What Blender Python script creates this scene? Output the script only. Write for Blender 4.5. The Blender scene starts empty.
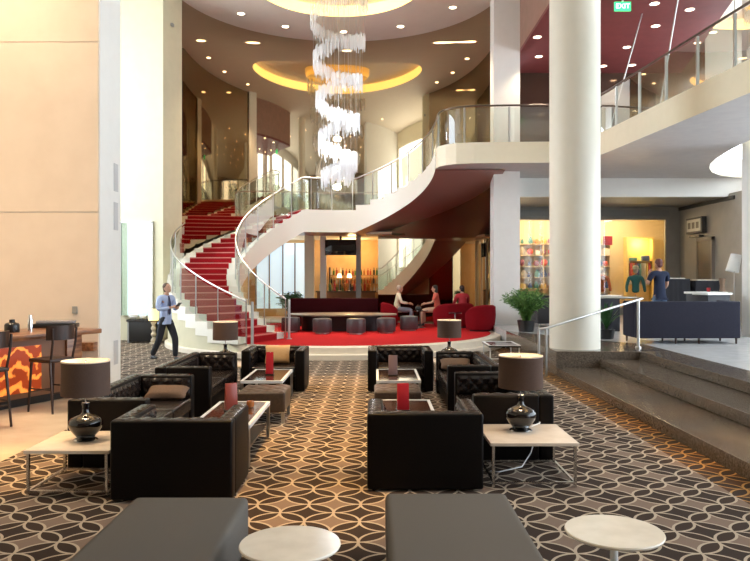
import bpy, bmesh, math, random
from mathutils import Vector, Matrix
R = math.radians; PI = math.pi
SC = bpy.context.scene
COL = SC.collection
random.seed(7)

# ------------------------------------------------------------------ camera
cd = bpy.data.cameras.new('camera'); cam = bpy.data.objects.new('camera', cd); COL.objects.link(cam)
cam.location = (0, 0, 1.9); cam.rotation_euler = (R(90), 0, 0)
cd.sensor_fit = 'HORIZONTAL'; cd.sensor_width = 36; cd.lens = 720 / 750 * 36
cd.shift_y = -3.5 / 750
cd.clip_end = 300
SC.camera = cam
# ------------------------------------------------------------------ view, world, daylight
vs = SC.view_settings
vs.view_transform = 'Standard'; vs.look = 'None'; vs.gamma = 1; vs.use_curve_mapping = False
vs.exposure = 0.38
w = bpy.data.worlds.new('sky'); SC.world = w; w.use_nodes = True
bg = w.node_tree.nodes['Background']
bg.inputs[0].default_value = (.83, .92, 1.0, 1); bg.inputs[1].default_value = 6.5
try:
    SC.cycles.max_bounces = 8; SC.cycles.transparent_max_bounces = 24
    SC.cycles.glossy_bounces = 5; SC.cycles.diffuse_bounces = 4
    SC.cycles.sample_clamp_indirect = 6; SC.cycles.caustics_reflective = False; SC.cycles.caustics_refractive = False
    SC.cycles.use_denoising = True
except Exception: pass

def light(kind, name, loc, energy, col, size=.2, rot=(0, 0, 0), spot=70, sy=None, blend=.6, portal=False):
    l = bpy.data.lights.new(name, kind); l.energy = energy; l.color = col
    if kind == 'AREA':
        l.size = size
        if sy: l.shape = 'RECTANGLE'; l.size_y = sy
        if portal: l.cycles.is_portal = True
    elif kind == 'SPOT':
        l.spot_size = R(spot); l.spot_blend = blend; l.shadow_soft_size = size
    else: l.shadow_soft_size = size
    o = bpy.data.objects.new(name, l); COL.objects.link(o); o.location = loc; o.rotation_euler = rot
    return o
# portals in the window openings (guides for the sky's light)
light('AREA', 'daylight_portal', (12.2, 5.0, 5.2), 1, (1, 1, 1), 17, (0, R(90), 0), sy=9, portal=True).rotation_euler = (R(90), 0, R(90))
light('AREA', 'daylight_portal', (12.2, 18.0, 7.6), 1, (1, 1, 1), 8, (0, 0, 0), sy=4.2, portal=True).rotation_euler = (R(90), 0, R(90))
WARM = (1.0, .66, .30); WARM2 = (1.0, .80, .55)
# downlights over the seating (spots at the ceiling fittings)
GOLD = (1.0, .56, .16)
for (x, y, e, sp_) in [(-.62, 6.0, 4200, 14), (-.55, 8.2, 5600, 15), (-.5, 10.4, 5600, 15), (-.5, 12.8, 5000, 16), (-3.6, 7.2, 3500, 14), (3.6, 7.6, 1800, 10), (3.6, 9.4, 1800, 10), (3.7, 11.4, 1800, 10)]:
    light('SPOT', 'downlight_beam', (x, y, 10.4), e, GOLD, .10, (0, 0, 0), sp_, blend=.8)
for (x, y, e) in [(-2.2, 9.5, 500), (1.6, 9.5, 500), (2.8, 5.5, 500), (-1.5, 14, 700), (1.5, 14, 700)]:
    light('SPOT', 'downlight_beam', (x, y, 10.4), e, WARM2, .15, (0, 0, 0), 45)
# left bar side: warm wall washers
for (x, y, e) in [(-7.5, 10.2, 1150), (-5.6, 9.8, 1100), (-6.5, 7.0, 1400)]:
    light('SPOT', 'downlight_beam', (x, y, 10.4), e, (1, .75, .48), .2, (R(8), 0, 0), 75)

# ------------------------------------------------------------------ materials
MATS = {}
def mat(name, col, rough=.5, metal=0, spec=.5, emit=None, estr=1, coat=0):
    if name in MATS: return MATS[name]
    m = bpy.data.materials.new(name); m.use_nodes = True
    b = m.node_tree.nodes['Principled BSDF']
    b.inputs['Base Color'].default_value = (*col, 1); b.inputs['Roughness'].default_value = rough
    b.inputs['Metallic'].default_value = metal; b.inputs['Specular IOR Level'].default_value = spec
    b.inputs['Coat Weight'].default_value = coat
    if emit: b.inputs['Emission Color'].default_value = (*emit, 1); b.inputs['Emission Strength'].default_value = estr
    MATS[name] = m; return m
class NT:
    def __init__(s, m): s.t = m.node_tree; s.n = s.t.nodes; s.l = s.t.links; s.b = s.n['Principled BSDF']
    def add(s, typ, **kw):
        n = s.n.new(typ)
        for k, v in kw.items(): setattr(n, k, v)
        return n
    def link(s, a, b): s.l.new(a, b)
    def math(s, op, a, b=None, c=None):
        n = s.n.new('ShaderNodeMath'); n.operation = op
        for i, v in enumerate((a, b, c)):
            if v is None: continue
            if isinstance(v, (int, float)): n.inputs[i].default_value = v
            else: s.l.new(v, n.inputs[i])
        return n.outputs[0]
    def mix(s, f, a, b):
        n = s.n.new('ShaderNodeMix'); n.data_type = 'RGBA'
        for sock, v in ((n.inputs[0], f), (n.inputs[6], a), (n.inputs[7], b)):
            if isinstance(v, (int, float)): sock.default_value = v
            elif isinstance(v, tuple): sock.default_value = (*v, 1)
            else: s.l.new(v, sock)
        return n.outputs[2]
def noisy(name, c1, c2, scale=20, rough=.5, bump=0, stretch=(1, 1, 1), metal=0, spec=.5, detail=4):
    if name in MATS: return MATS[name]
    m = mat(name, c1, rough, metal, spec); k = NT(m)
    tc = k.add('ShaderNodeTexCoord'); mp = k.add('ShaderNodeMapping'); mp.inputs['Scale'].default_value = stretch
    no = k.add('ShaderNodeTexNoise'); no.inputs['Scale'].default_value = scale; no.inputs['Detail'].default_value = detail
    k.link(tc.outputs['Object'], mp.inputs[0]); k.link(mp.outputs[0], no.inputs['Vector'])
    rp = k.add('ShaderNodeValToRGB'); rp.color_ramp.elements[0].position = .35; rp.color_ramp.elements[1].position = .65
    rp.color_ramp.elements[0].color = (*c1, 1); rp.color_ramp.elements[1].color = (*c2, 1)
    k.link(no.outputs[0], rp.inputs[0]); k.link(rp.outputs[0], k.b.inputs['Base Color'])
    if bump:
        bp = k.add('ShaderNodeBump'); bp.inputs['Strength'].default_value = bump; bp.inputs['Distance'].default_value = .01
        k.link(no.outputs[0], bp.inputs['Height']); k.link(bp.outputs[0], k.b.inputs['Normal'])
    return m
def glass(name, tint, gloss=.08, rough=.02):
    if name in MATS: return MATS[name]
    m = bpy.data.materials.new(name); m.use_nodes = True; t = m.node_tree; t.nodes.clear()
    o = t.nodes.new('ShaderNodeOutputMaterial'); tr = t.nodes.new('ShaderNodeBsdfTransparent'); gl = t.nodes.new('ShaderNodeBsdfGlossy')
    tr.inputs[0].default_value = (*tint, 1); gl.inputs['Roughness'].default_value = rough
    lw = t.nodes.new('ShaderNodeLayerWeight'); lw.inputs[0].default_value = .35
    mm = t.nodes.new('ShaderNodeMath'); mm.operation = 'MULTIPLY_ADD'; mm.inputs[1].default_value = .6; mm.inputs[2].default_value = gloss
    t.links.new(lw.outputs['Fresnel'], mm.inputs[0])
    mx = t.nodes.new('ShaderNodeMixShader'); t.links.new(mm.outputs[0], mx.inputs[0])
    t.links.new(tr.outputs[0], mx.inputs[1]); t.links.new(gl.outputs[0], mx.inputs[2]); t.links.new(mx.outputs[0], o.inputs[0])
    MATS[name] = m; return m

def carpet_mat():
    m = mat('patterned_carpet', (.2, .12, .06), .95, 0, .1); k = NT(m)
    tc = k.add('ShaderNodeTexCoord'); sp = k.add('ShaderNodeSeparateXYZ'); k.link(tc.outputs['Object'], sp.inputs[0])
    s = .43 / math.sqrt(2); c = 1 / (s * math.sqrt(2))
    x = k.math('ADD', sp.outputs[0], .12); y = sp.outputs[1]
    u = k.math('MULTIPLY', k.math('ADD', x, y), c); v = k.math('MULTIPLY', k.math('SUBTRACT', y, x), c)
    fu = k.math('ABSOLUTE', k.math('SUBTRACT', k.math('FRACT', u), .5)); fv = k.math('ABSOLUTE', k.math('SUBTRACT', k.math('FRACT', v), .5))
    a = k.math('MAXIMUM', fu, fv); b = k.math('MINIMUM', fu, fv)
    oa = k.math('SUBTRACT', 1.0, a)
    d = k.math('SUBTRACT', k.math('SQRT', k.math('ADD', k.math('MULTIPLY', oa, oa), k.math('MULTIPLY', b, b))), .70711)
    petal = k.math('LESS_THAN', d, 0.0)
    line = k.math('LESS_THAN', k.math('ABSOLUTE', d), .034)
    par = k.math('FRACT', k.math('MULTIPLY', k.math('ADD', k.math('FLOOR', u), k.math('FLOOR', v)), .5))
    par = k.math('GREATER_THAN', par, .25)
    no = k.add('ShaderNodeTexNoise'); no.inputs['Scale'].default_value = 180; k.link(tc.outputs['Object'], no.inputs['Vector'])
    brd = k.math('GREATER_THAN', sp.outputs[0], 3.13)
    star = k.mix(par, (.034, .023, .019), (.23, .165, .13))
    star = k.mix(brd, star, (.085, .042, .022))
    col = k.mix(petal, star, (.038, .024, .018))
    col = k.mix(line, col, k.mix(brd, (.52, .43, .33), (.50, .27, .085)))
    col2 = k.mix(k.math('MULTIPLY', no.outputs[0], .45), col, (.07, .05, .038))
    k.link(col2, k.b.inputs['Base Color'])
    return m
def stone_panels(name, col, rough, joints):
    m = noisy(name, col, tuple(c * .93 for c in col), 3, rough, .05)
    return m
def wood(name, c1, c2, rough=.35, st=(1, 12, 12)):
    return noisy(name, c1, c2, 3, rough, .1, st, detail=8)

CARPET = carpet_mat()
LEATHER = noisy('dark_brown_leather', (.0035, .0022, .0018), (.005, .003, .0024), 60, .45, .15, spec=.14)
TUFT = noisy('tufted_brown_leather', (.011, .007, .006), (.016, .010, .008), 40, .27, .1, spec=.4)
OTTO = noisy('brown_leather_bench', (.06, .035, .022), (.085, .05, .03), 30, .35, .1)
GREYFAB = noisy('grey_bench_fabric', (.105, .092, .080), (.135, .118, .102), 250, .85, .15, spec=.2)
WHITETOP = noisy('pale_stone_tabletop', (.75, .62, .50), (.82, .70, .58), 6, .25)
ROUNDTOP = noisy('cream_marble_tabletop', (.86, .78, .66), (.76, .68, .56), 5, .18)
CHROME = mat('chrome', (.62, .62, .62), .18, 1)
STEEL = mat('brushed_steel', (.55, .55, .54), .32, 1)
WHITEMET = mat('white_metal', (.82, .82, .80), .35)
BLACKGLASS = mat('black_glass', (.012, .012, .014), .06, 0, .8)
VASE = mat('black_ceramic', (.006, .004, .004), .06, 0, .6)
SHADE = noisy('taupe_lamp_shade', (.085, .052, .040), (.11, .07, .055), 200, .9, .1, spec=.15)
SHADEIN = mat('cream_shade_lining', (.8, .7, .55), .8)
BULB = mat('warm_bulb', (1, .8, .6), .5, emit=(1, .72, .42), estr=14)
CREAM = noisy('cream_plaster', (.86, .80, .62), (.88, .82, .65), 4, .7)
BEIGE = noisy('beige_stone_wall', (.72, .61, .51), (.76, .65, .55), 2.2, .45, .03)
WHITE = noisy('white_paint', (.82, .81, .78), (.84, .83, .80), 5, .6)
CEIL = noisy('ceiling_paint', (.74, .66, .56), (.76, .68, .58), 3, .8)
PINKCEIL = noisy('red_ceiling_paint', (.15, .030, .032), (.17, .036, .038), 3, .6)
FASCIA = noisy('cream_fascia', (.80, .72, .55), (.82, .74, .57), 5, .6)
SOFFIT = noisy('grey_soffit', (.50, .47, .47), (.54, .51, .50), 4, .5)
REDSOFFIT = mat('red_brown_soffit', (.29, .16, .135), .3, 0, .5)
TANFLOOR = noisy('tan_polished_floor', (.68, .54, .40), (.74, .60, .45), 3, .25)
GRANITE = noisy('brown_granite', (.085, .066, .050), (.19, .15, .115), 55, .16, 0, detail=8)
GREYTILE = noisy('grey_tile', (.50, .50, .50), (.56, .56, .56), 4, .2)
REDCARPET = noisy('red_carpet', (.46, .014, .018), (.54, .022, .024), 120, .95, .2, spec=.1)
REDVELVET = noisy('dark_red_velvet', (.16, .004, .008), (.24, .006, .012), 80, .8, spec=.1)
DARKRED = noisy('burgundy_velvet', (.030, .002, .004), (.05, .004, .006), 80, .8, spec=.1)
STEPWHITE = mat('white_step_stone', (.86, .83, .74), .35)
BRONZE = mat('bronze_mirror', (.49, .395, .27), .03, 1)
DARKBRONZE = mat('dark_bronze_glass', (.13, .085, .06), .08, .6, .8)
GLASS = glass('clear_glass', (.86, .95, .90), .10)
GREENGLASS = glass('green_tinted_glass', (.40, .455, .42), .06, .05)
WINGLASS = glass('window_glass', (.95, .98, 1), .03)
DARKWOOD = wood('dark_stool_wood', (.018, .007, .004), (.045, .016, .008), .45, (8, 8, 1))
BURL = wood('live_edge_wood', (.13, .045, .02), (.36, .16, .07), .3, (6, 1, 6))
NAVY = noisy('navy_upholstery', (.018, .018, .030), (.028, .027, .042), 120, .8, .1, spec=.2)
BLACK = mat('black_plastic', (.012, .012, .013), .35)
REDACRYL = mat('red_acrylic', (.45, .02, .03), .25)
PURPLE = mat('grey_purple_card', (.20, .14, .16), .4)
SKIN = mat('skin', (.55, .30, .20), .55)
HAIRD = mat('dark_hair', (.02, .012, .008), .6)
HAIRB = mat('brown_hair', (.10, .045, .02), .6)
HAIRG = mat('grey_hair', (.42, .34, .26), .6)
LEAF = noisy('green_leaf', (.06, .16, .025), (.13, .26, .05), 8, .5)
LEAF2 = noisy('dark_green_leaf', (.025, .10, .03), (.05, .16, .04), 8, .45)
TRIMDARK = mat('dark_trim', (.03, .028, .028), .5)
GREYWALL = noisy('grey_wall', (.33, .31, .28), (.36, .34, .31), 3, .6)
MIDGREY = mat('mid_grey_metal', (.30, .30, .29), .5)
LEDON = mat('downlight_glow', (1, .9, .75), .5, emit=(1, .80, .52), estr=9)
SHOPW = mat('warm_shop_wall', (.80, .66, .42), .6)

# ------------------------------------------------------------------ mesh helpers
def tag(o, label=None, cat=None, group=None, kind=None):
    if label: o['label'] = label
    if cat: o['category'] = cat
    if group: o['group'] = group
    if kind: o['kind'] = kind
    return o
def empty(name, loc=(0, 0, 0), rz=0, label=None, cat=None, group=None):
    o = bpy.data.objects.new(name, None); COL.objects.link(o); o.location = loc; o.rotation_euler = (0, 0, rz)
    o.empty_display_size = .1
    return tag(o, label, cat, group)
def copy_tree(o, parent=None):
    c = o.copy(); COL.objects.link(c)
    if parent: c.parent = parent
    for ch in list(o.children): copy_tree(ch, c)
    return c
class MB:
    def __init__(s): s.v = []; s.f = []; s.m = []; s.mi = 0
    def quad(s, *p):
        n = len(s.v); s.v += [tuple(q) for q in p]; s.f.append(tuple(range(n, n + len(p)))); s.m.append(s.mi); return s
    def raw(s, vs_, fs_):
        n = len(s.v); s.v += [tuple(q) for q in vs_]
        for f in fs_: s.f.append(tuple(i + n for i in f)); s.m.append(s.mi)
        return s
    def box(s, x0, x1, y0, y1, z0, z1, M=None):
        vs_ = [Vector((x, y, z)) for z in (z0, z1) for y in (y0, y1) for x in (x0, x1)]
        if M: vs_ = [M @ q for q in vs_]
        return s.raw(vs_, [(0, 2, 3, 1), (4, 5, 7, 6), (0, 1, 5, 4), (2, 6, 7, 3), (0, 4, 6, 2), (1, 3, 7, 5)])
    def prism(s, poly, z0, z1):
        n = len(poly)
        vs_ = [(x, y, z0) for x, y in poly] + [(x, y, z1) for x, y in poly]
        return s.raw(vs_, [tuple(range(n))[::-1], tuple(range(n, 2 * n))] + [(i, (i + 1) % n, n + (i + 1) % n, n + i) for i in range(n)])
    def lathe(s, prof, c=(0, 0, 0), seg=24, closed=False):
        n = len(prof); vs_ = []
        for i in range(seg):
            a = 2 * PI * i / seg
            vs_ += [(c[0] + r * math.cos(a), c[1] + r * math.sin(a), c[2] + z) for r, z in prof]
        fs_ = [(i * n + j, ((i + 1) % seg) * n + j, ((i + 1) % seg) * n + j + 1, i * n + j + 1) for i in range(seg) for j in range(n - 1)]
        if closed: fs_ += [(i * n + n - 1, ((i + 1) % seg) * n + n - 1, ((i + 1) % seg) * n, i * n) for i in range(seg)]
        return s.raw(vs_, fs_)
    def tube(s, pts, r, seg=8, r2=None):
        pts = [Vector(p) for p in pts]; n = len(pts); vs_ = []; N = None
        for i, p in enumerate(pts):
            t = (pts[min(i + 1, n - 1)] - pts[max(i - 1, 0)]).normalized()
            if N is None: N = t.orthogonal().normalized()
            else: N = (N - t * N.dot(t)).normalized()
            B = t.cross(N); rr = r if r2 is None else r + (r2 - r) * i / (n - 1)
            if isinstance(r, (list, tuple)): rr = r[i]
            for k in range(seg):
                a = 2 * PI * k / seg; vs_.append(p + N * rr * math.cos(a) + B * rr * math.sin(a))
        fs_ = [(i * seg + k, i * seg + (k + 1) % seg, (i + 1) * seg + (k + 1) % seg, (i + 1) * seg + k) for i in range(n - 1) for k in range(seg)]
        fs_ += [tuple(range(seg))[::-1], tuple(range((n - 1) * seg, n * seg))]
        return s.raw(vs_, fs_)
    def ball(s, c, rx, ry=None, rz=None, seg=12, rings=8):
        ry = ry or rx; rz = rz or rx; vs_ = [(c[0], c[1], c[2] - rz)]
        for j in range(1, rings):
            a = -PI / 2 + PI * j / rings
            for i in range(seg):
                b = 2 * PI * i / seg
                vs_.append((c[0] + rx * math.cos(a) * math.cos(b), c[1] + ry * math.cos(a) * math.sin(b), c[2] + rz * math.sin(a)))
        vs_.append((c[0], c[1], c[2] + rz)); L = len(vs_) - 1
        fs_ = [(0, 1 + (i + 1) % seg, 1 + i) for i in range(seg)]
        for j in range(rings - 2):
            o = 1 + j * seg
            fs_ += [(o + i, o + (i + 1) % seg, o + seg + (i + 1) % seg, o + seg + i) for i in range(seg)]
        o = 1 + (rings - 2) * seg
        fs_ += [(o + i, o + (i + 1) % seg, L) for i in range(seg)]
        return s.raw(vs_, fs_)
    def build(s, name, m, parent=None, bevel=0, smooth=True, seg=2, loc=None):
        me = bpy.data.meshes.new(name); me.from_pydata(s.v, [], s.f); me.validate()
        bm = bmesh.new(); bm.from_mesh(me)
        if len(s.f) == len(bm.faces):
            for f, k in zip(bm.faces, s.m): f.material_index = k
        bmesh.ops.remove_doubles(bm, verts=bm.verts, dist=1e-5)
        bmesh.ops.recalc_face_normals(bm, faces=bm.faces)
        if bevel:
            bmesh.ops.bevel(bm, geom=[e for e in bm.edges if len(e.link_faces) == 2 and e.calc_face_angle(0) > .5], offset=bevel, segments=seg, profile=.6, affect='EDGES', clamp_overlap=True)
        bm.to_mesh(me); bm.free()
        if smooth:
            me.shade_smooth()
            try: me.set_sharp_from_angle(angle=R(42))
            except Exception: pass
        for q in (m if isinstance(m, (list, tuple)) else [m]): me.materials.append(q)
        o = bpy.data.objects.new(name, me); COL.objects.link(o)
        if loc: o.location = loc
        if parent: o.parent = parent
        return o
def struct(name, mb, m, **kw):
    o = mb.build(name, m, smooth=kw.pop('smooth', False), **kw); o['kind'] = 'structure'; return o
def strip_xy(pts, z0, z1, th=0):       # vertical wall along plan points
    b = MB(); n = len(pts)
    for i in range(n - 1):
        (x0, y0), (x1, y1) = pts[i], pts[i + 1]
        b.quad((x0, y0, z0), (x1, y1, z0), (x1, y1, z1), (x0, y0, z1))
    return b

# ------------------------------------------------------------------ plan constants
CX, CY = -1.1, 21.3
RM, RO, RI = 5.0, 4.85, 2.9
ZC, ZD, ZS = 10.5, 5.66, 5.10          # ceiling, mezzanine deck top, soffit
ZP, ZU = .30, .465                     # red platform, upper level
def pol(r, deg): return (CX + r * math.cos(R(deg)), CY + r * math.sin(R(deg)))

# ------------------------------------------------------------------ floors
struct('floor', MB().box(-3.85, 3.5, -6, 32, -.2, 0).box(-11, -3.85, 13.3, 32, -.2, 0), CARPET)
tag(struct('floor_bar_side', MB().box(-11, -3.85, -6, 13.3, -.2, 0), TANFLOOR), 'polished tan floor along the wooden bar counter')
# granite steps and upper level
b = MB().box(3.5, 12.6, -6, 13.9, -.2, .155).box(4.35, 12.6, -6, 13.9, .155, .31).box(5.1, 12.6, -6, 13.9, .31, ZU)
struct('floor_granite_steps', b, GRANITE, bevel=.012, smooth=True)
b = MB().prism([(3.5, 13.9), (5.1, 13.9), (5.75, 13.9), (5.75, 15.4), (5.3, 16.0), (3.5, 19.2)], -.2, ZU)
struct('floor_landing', b, GRANITE, bevel=.01)
struct('floor_upper', MB().prism([(3.5, 19.2), (5.3, 16.0), (5.75, 15.4), (5.75, 13.9), (12.6, 13.9), (12.6, 32), (3.5, 32)], -.2, ZU - .001).box(5.75, 12.6, -6, 13.9, ZU - .05, ZU + .002), GREYTILE)

# ------------------------------------------------------------------ shell walls
b = MB()
N = 72; ring = [(CX + 2.48 * math.cos(2 * PI * i / N), CY + 2.48 * math.sin(2 * PI * i / N)) for i in range(N)]
def edgept(a):
    c, s_ = math.cos(a), math.sin(a); t = 1e9
    for lim, q, o in ((12.6, c, CX), (-11, c, CX), (32, s_, CY), (-6, s_, CY)):
        if abs(q) > 1e-6:
            k = (lim - o) / q
            if k > 0: t = min(t, k)
    return (CX + t * c, CY + t * s_)
corner = [(12.6, 32), (-11, 32), (-11, -6), (12.6, -6)]
angs = sorted([2 * PI * i / N for i in range(N)] + [math.atan2(y - CY, x - CX) % (2 * PI) for x, y in corner])
for i, a in enumerate(angs):
    a2 = angs[(i + 1) % len(angs)]
    p, q = edgept(a), edgept(a2)
    b.quad((CX + 2.48 * math.cos(a), CY + 2.48 * math.sin(a), ZC), (p[0], p[1], ZC), (q[0], q[1], ZC), (CX + 2.48 * math.cos(a2), CY + 2.48 * math.sin(a2), ZC))
b.prism(ring, ZC + .36, ZC + .41)
struct('ceiling', b, CEIL)
COVE = mat('yellow_cove_light', (1, .8, .4), .6, emit=(1, .66, .20), estr=2.0)
cv = MB()
cv.lathe([(2.48, 0), (2.48, .36)], (CX, CY, ZC), 72)
o = cv.build('cove_light', COVE); tag(o, 'glowing yellow ring cove recessed in the ceiling around the crystal chandelier', 'ceiling light')

# back walls: mirror drum
def arc(r, a0, a1, n): return [pol(r, a0 + (a1 - a0) * i / n) for i in range(n + 1)]
b = strip_xy(arc(RM, 12, 168, 96), 3.42, ZC)
b2 = strip_xy(arc(RM, 12, 76, 40), 0, 3.42)
b.raw(b2.v, b2.f)
b3 = strip_xy(arc(RM, 136, 168, 20), 0, 3.42); b.raw(b3.v, b3.f)
struct('wall_mirrored', b, BRONZE, smooth=True)
# left cream wall with glazed opening
PW = [pol(RM, 168), (-6.33, 21.5), (-9.9, 21.9)]
CREAM2 = noisy('pale_yellow_plaster', (.60, .56, .40), (.63, .585, .42), 4, .7)
struct('wall_left_back', strip_xy(PW[:2], 0, ZC), CREAM2)
def wall_open(p0, p1, z0, z1, t0, t1, oz0, oz1):
    P = lambda t: (p0[0] + (p1[0] - p0[0]) * t, p0[1] + (p1[1] - p0[1]) * t)
    b = MB()
    for ta, tb, za, zb in ((0, t0, z0, z1), (t1, 1, z0, z1), (t0, t1, z0, oz0), (t0, t1, oz1, z1)):
        if tb - ta < 1e-4 or zb - za < 1e-4: continue
        a, c = P(ta), P(tb); b.quad((a[0], a[1], za), (c[0], c[1], za), (c[0], c[1], zb), (a[0], a[1], zb))
    return b
struct('wall_left_rear', wall_open((-6.33, 21.5), (-9.9, 21.9), 0, ZC, .085, .36, .75, 3.55), CREAM2)
gp = empty('window_1', (0, 0, 0)); gp['kind'] = 'structure'
MB().box(-7.62, -6.63, 21.50, 21.53, .75, 3.55).build('window_pane', GREENGLASS, gp, smooth=False)
f = MB().box(-7.62, -7.58, 21.46, 21.56, .75, 3.55).box(-6.67, -6.63, 21.46, 21.56, .75, 3.55).box(-7.62, -6.63, 21.46, 21.56, 3.52, 3.56)
f.build('window_frame', WHITEMET, gp, smooth=False)
# side walls of the lobby
struct('wall_left', wall_open((-11, -6), (-11, 32), 0, ZC, .52, .70, 2.5, 9.5), CREAM)
struct('wall_left_pier', MB().box(-11, -4.7, 12.3, 13.3, 0, ZC).box(0, 0, 0, 0, 0, 0), [WHITE])
o = struct('wall_left_bar', MB().box(-11, -4.72, 12.27, 12.3, 0, 3.0).box(-11, -4.72, 12.27, 12.3, 3.012, 5.9).box(-11, -4.72, 12.27, 12.3, 5.912, ZC), BEIGE)
# rear wall with high windows
b = MB()
b.box(-11, 12.6, -6.2, -6, 0, ZC)
struct('wall_rear', b, noisy('brown_panel_wall', (.22, .16, .11), (.26, .19, .13), 3, .6))
# right wall: tall windows beside the lobby
b = MB().box(12.4, 12.6, -6, 32, 0, .9).box(12.4, 12.6, -6, 32, 9.8, ZC).box(12.4, 12.6, 16.5, 32, 0, 5.3)
for y in (-6, -2, 2, 6, 10, 14, 18, 22, 26, 30): b.box(12.35, 12.65, y - .45, y + .45, .9, 9.8)
struct('wall_right', b, WHITE)
for i, y in enumerate((-4, 0, 4, 8, 12)):
    wn = empty('window_%d' % (i + 2)); wn['kind'] = 'structure'
    f = MB()
    for q in (-.75, .75): f.box(12.42, 12.50, y + q - .03, y + q + .03, .9, 9.8)
    for z in (3.6, 6.6): f.box(12.42, 12.50, y - 1.55, y + 1.55, z - .04, z + .04)
    f.build('window_frame', WHITEMET, wn, smooth=False)
    MB().quad((12.46, y - 1.55, .9), (12.46, y + 1.55, .9), (12.46, y + 1.55, 9.8), (12.46, y - 1.55, 9.8)).build('window_pane', WINGLASS, wn, smooth=False)

# round white column and pilaster
b = MB().lathe([(.5, ZU), (.5, ZC)], (4.05, 14.6, 0), 64)
struct('trim_1', b, noisy('cream_column_paint', (.76, .72, .62), (.78, .74, .64), 4, .5), smooth=True)
tag(bpy.data.objects['trim_1'], 'massive round cream column standing on the granite landing')
b = MB().lathe([(.45, ZU), (.45, ZC)], (9.42, 17.5, 0), 48)
tag(struct('trim_2', b, WHITE, smooth=True), 'round white column at the right edge behind the mezzanine bridge')
tag(struct('trim_3', MB().box(3.6, 4.39, 21.8, 22.5, 0, ZC), WHITE), 'square white pillar between mirror wall and shop')
struct('wall_mezzanine_end', MB().box(4.39, 11.0, 24.0, 24.2, ZD, ZC), DARKBRONZE)
struct('wall_mezzanine_tan', MB().box(11.0, 12.4, 24.0, 24.2, 7.6, ZC), BEIGE)
# lowered red ceiling over the mezzanine
b = MB().prism([(4.39, 16.8), (8.6, 16.8), (10.2, 24.0), (4.39, 24.0)], 8.7, 8.8)
struct('trim_9', MB().box(4.39, 4.45, 16.8, 21.8, 8.8, ZC - .01), noisy('brown_panel_paint', (.26, .15, .11), (.30, .17, .13), 3, .5))
struct('ceiling_mezzanine', b, PINKCEIL)

struct('trim_8', MB().prism([(4.45, 16.75), (8.62, 16.75), (10.25, 24.0), (4.45, 24.0)], 8.801, ZC - .01), CREAM)
# ------------------------------------------------------------------ mezzanine deck
edge = [(1.80, 21.3), (1.84, 20.9), (2.02, 20.6), (2.3, 20.38), (2.8, 20.26), (3.6, 20.2), (4.85, 20.15), (5.35, 20.0), (5.68, 19.6), (5.88, 19.1), (5.95, 18.6), (6.51, 12.5), (6.92, 8.0)]
right = [(8.35, 8.0), (8.5, 13.5), (8.76, 16.8), (8.95, 18.2), (9.2, 19.4), (9.5, 20.4), (9.85, 21.2), (10.3, 22.0), (10.9, 22.7), (11.6, 23.15), (12.4, 23.3), (12.4, 24.2), (4.0, 24.2), (4.0, 22.5), (3.8, 22.3), (3.85, 21.3)]
poly = edge + right
b = MB(); n = len(poly)
b.quad(*[(x, y, ZD) for x, y in poly])
struct('floor_mezzanine', b, noisy('mezzanine_carpet', (.30, .12, .10), (.34, .14, .11), 80, .9))
b = MB(); b.quad(*[(x, y, ZS) for x, y in poly][::-1])
struct('ceiling_soffit', b, SOFFIT)
b = MB()
for i in range(n):
    (x0, y0), (x1, y1) = poly[i], poly[(i + 1) % n]
    b.quad((x0, y0, ZS), (x1, y1, ZS), (x1, y1, ZD + .03), (x0, y0, ZD + .03))
tag(struct('trim_4', b, FASCIA), 'cream edge band of the mezzanine floor')
# beam under the mezzanine at the back, lower retail ceiling, walls
struct('trim_5', MB().box(4.39, 11.6, 23.3, 23.5, 4.5, 5.1).box(11.6, 12.4, 23.3, 23.5, 4.52, 5.42).box(9.6, 11.6, 23.3, 23.5, 5.1, 5.42), WHITE)
struct('ceiling_shop', MB().box(4.0, 12.4, 23.5, 27.2, 4.52, 4.6), GREYWALL)
b = MB().box(3.4, 4.95, 27.0, 27.2, 0, 4.6).box(10.95, 11.6, 27, 27.2, 0, 4.6).box(4.95, 10.95, 27, 27.2, 4.05, 4.6).box(4.95, 10.95, 27, 27.2, 0, .75)
struct('wall_shop', b, GREYWALL)
struct('trim_6', MB().box(4.95, 11.0, 26.9, 27.0, 4.15, 4.40), MIDGREY)
struct('wall_right_back', MB().box(11.45, 11.55, 18.3, 27.0, 0, 4.6), noisy('warm_grey_wall', (.42, .39, .35), (.45, .42, .38), 3, .6))
struct('trim_7', MB().box(11.38, 11.46, 22.9, 27.0, 4.38, 4.5), TRIMDARK)

# door and framed picture on the right back wall
d = empty('door_1'); d['kind'] = 'structure'
MB().box(11.37, 11.44, 24.35, 25.35, ZU, 3.15).build('door_panel', mat('dark_taupe_door', (.13, .10, .075), .5), d, bevel=.01)
MB().box(11.35, 11.45, 24.25, 24.35, ZU, 3.25).box(11.35, 11.45, 25.35, 25.45, ZU, 3.25).box(11.35, 11.45, 24.25, 25.45, 3.15, 3.27).build('door_frame', mat('door_frame', (.25, .22, .19), .5), d, smooth=False)

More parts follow.
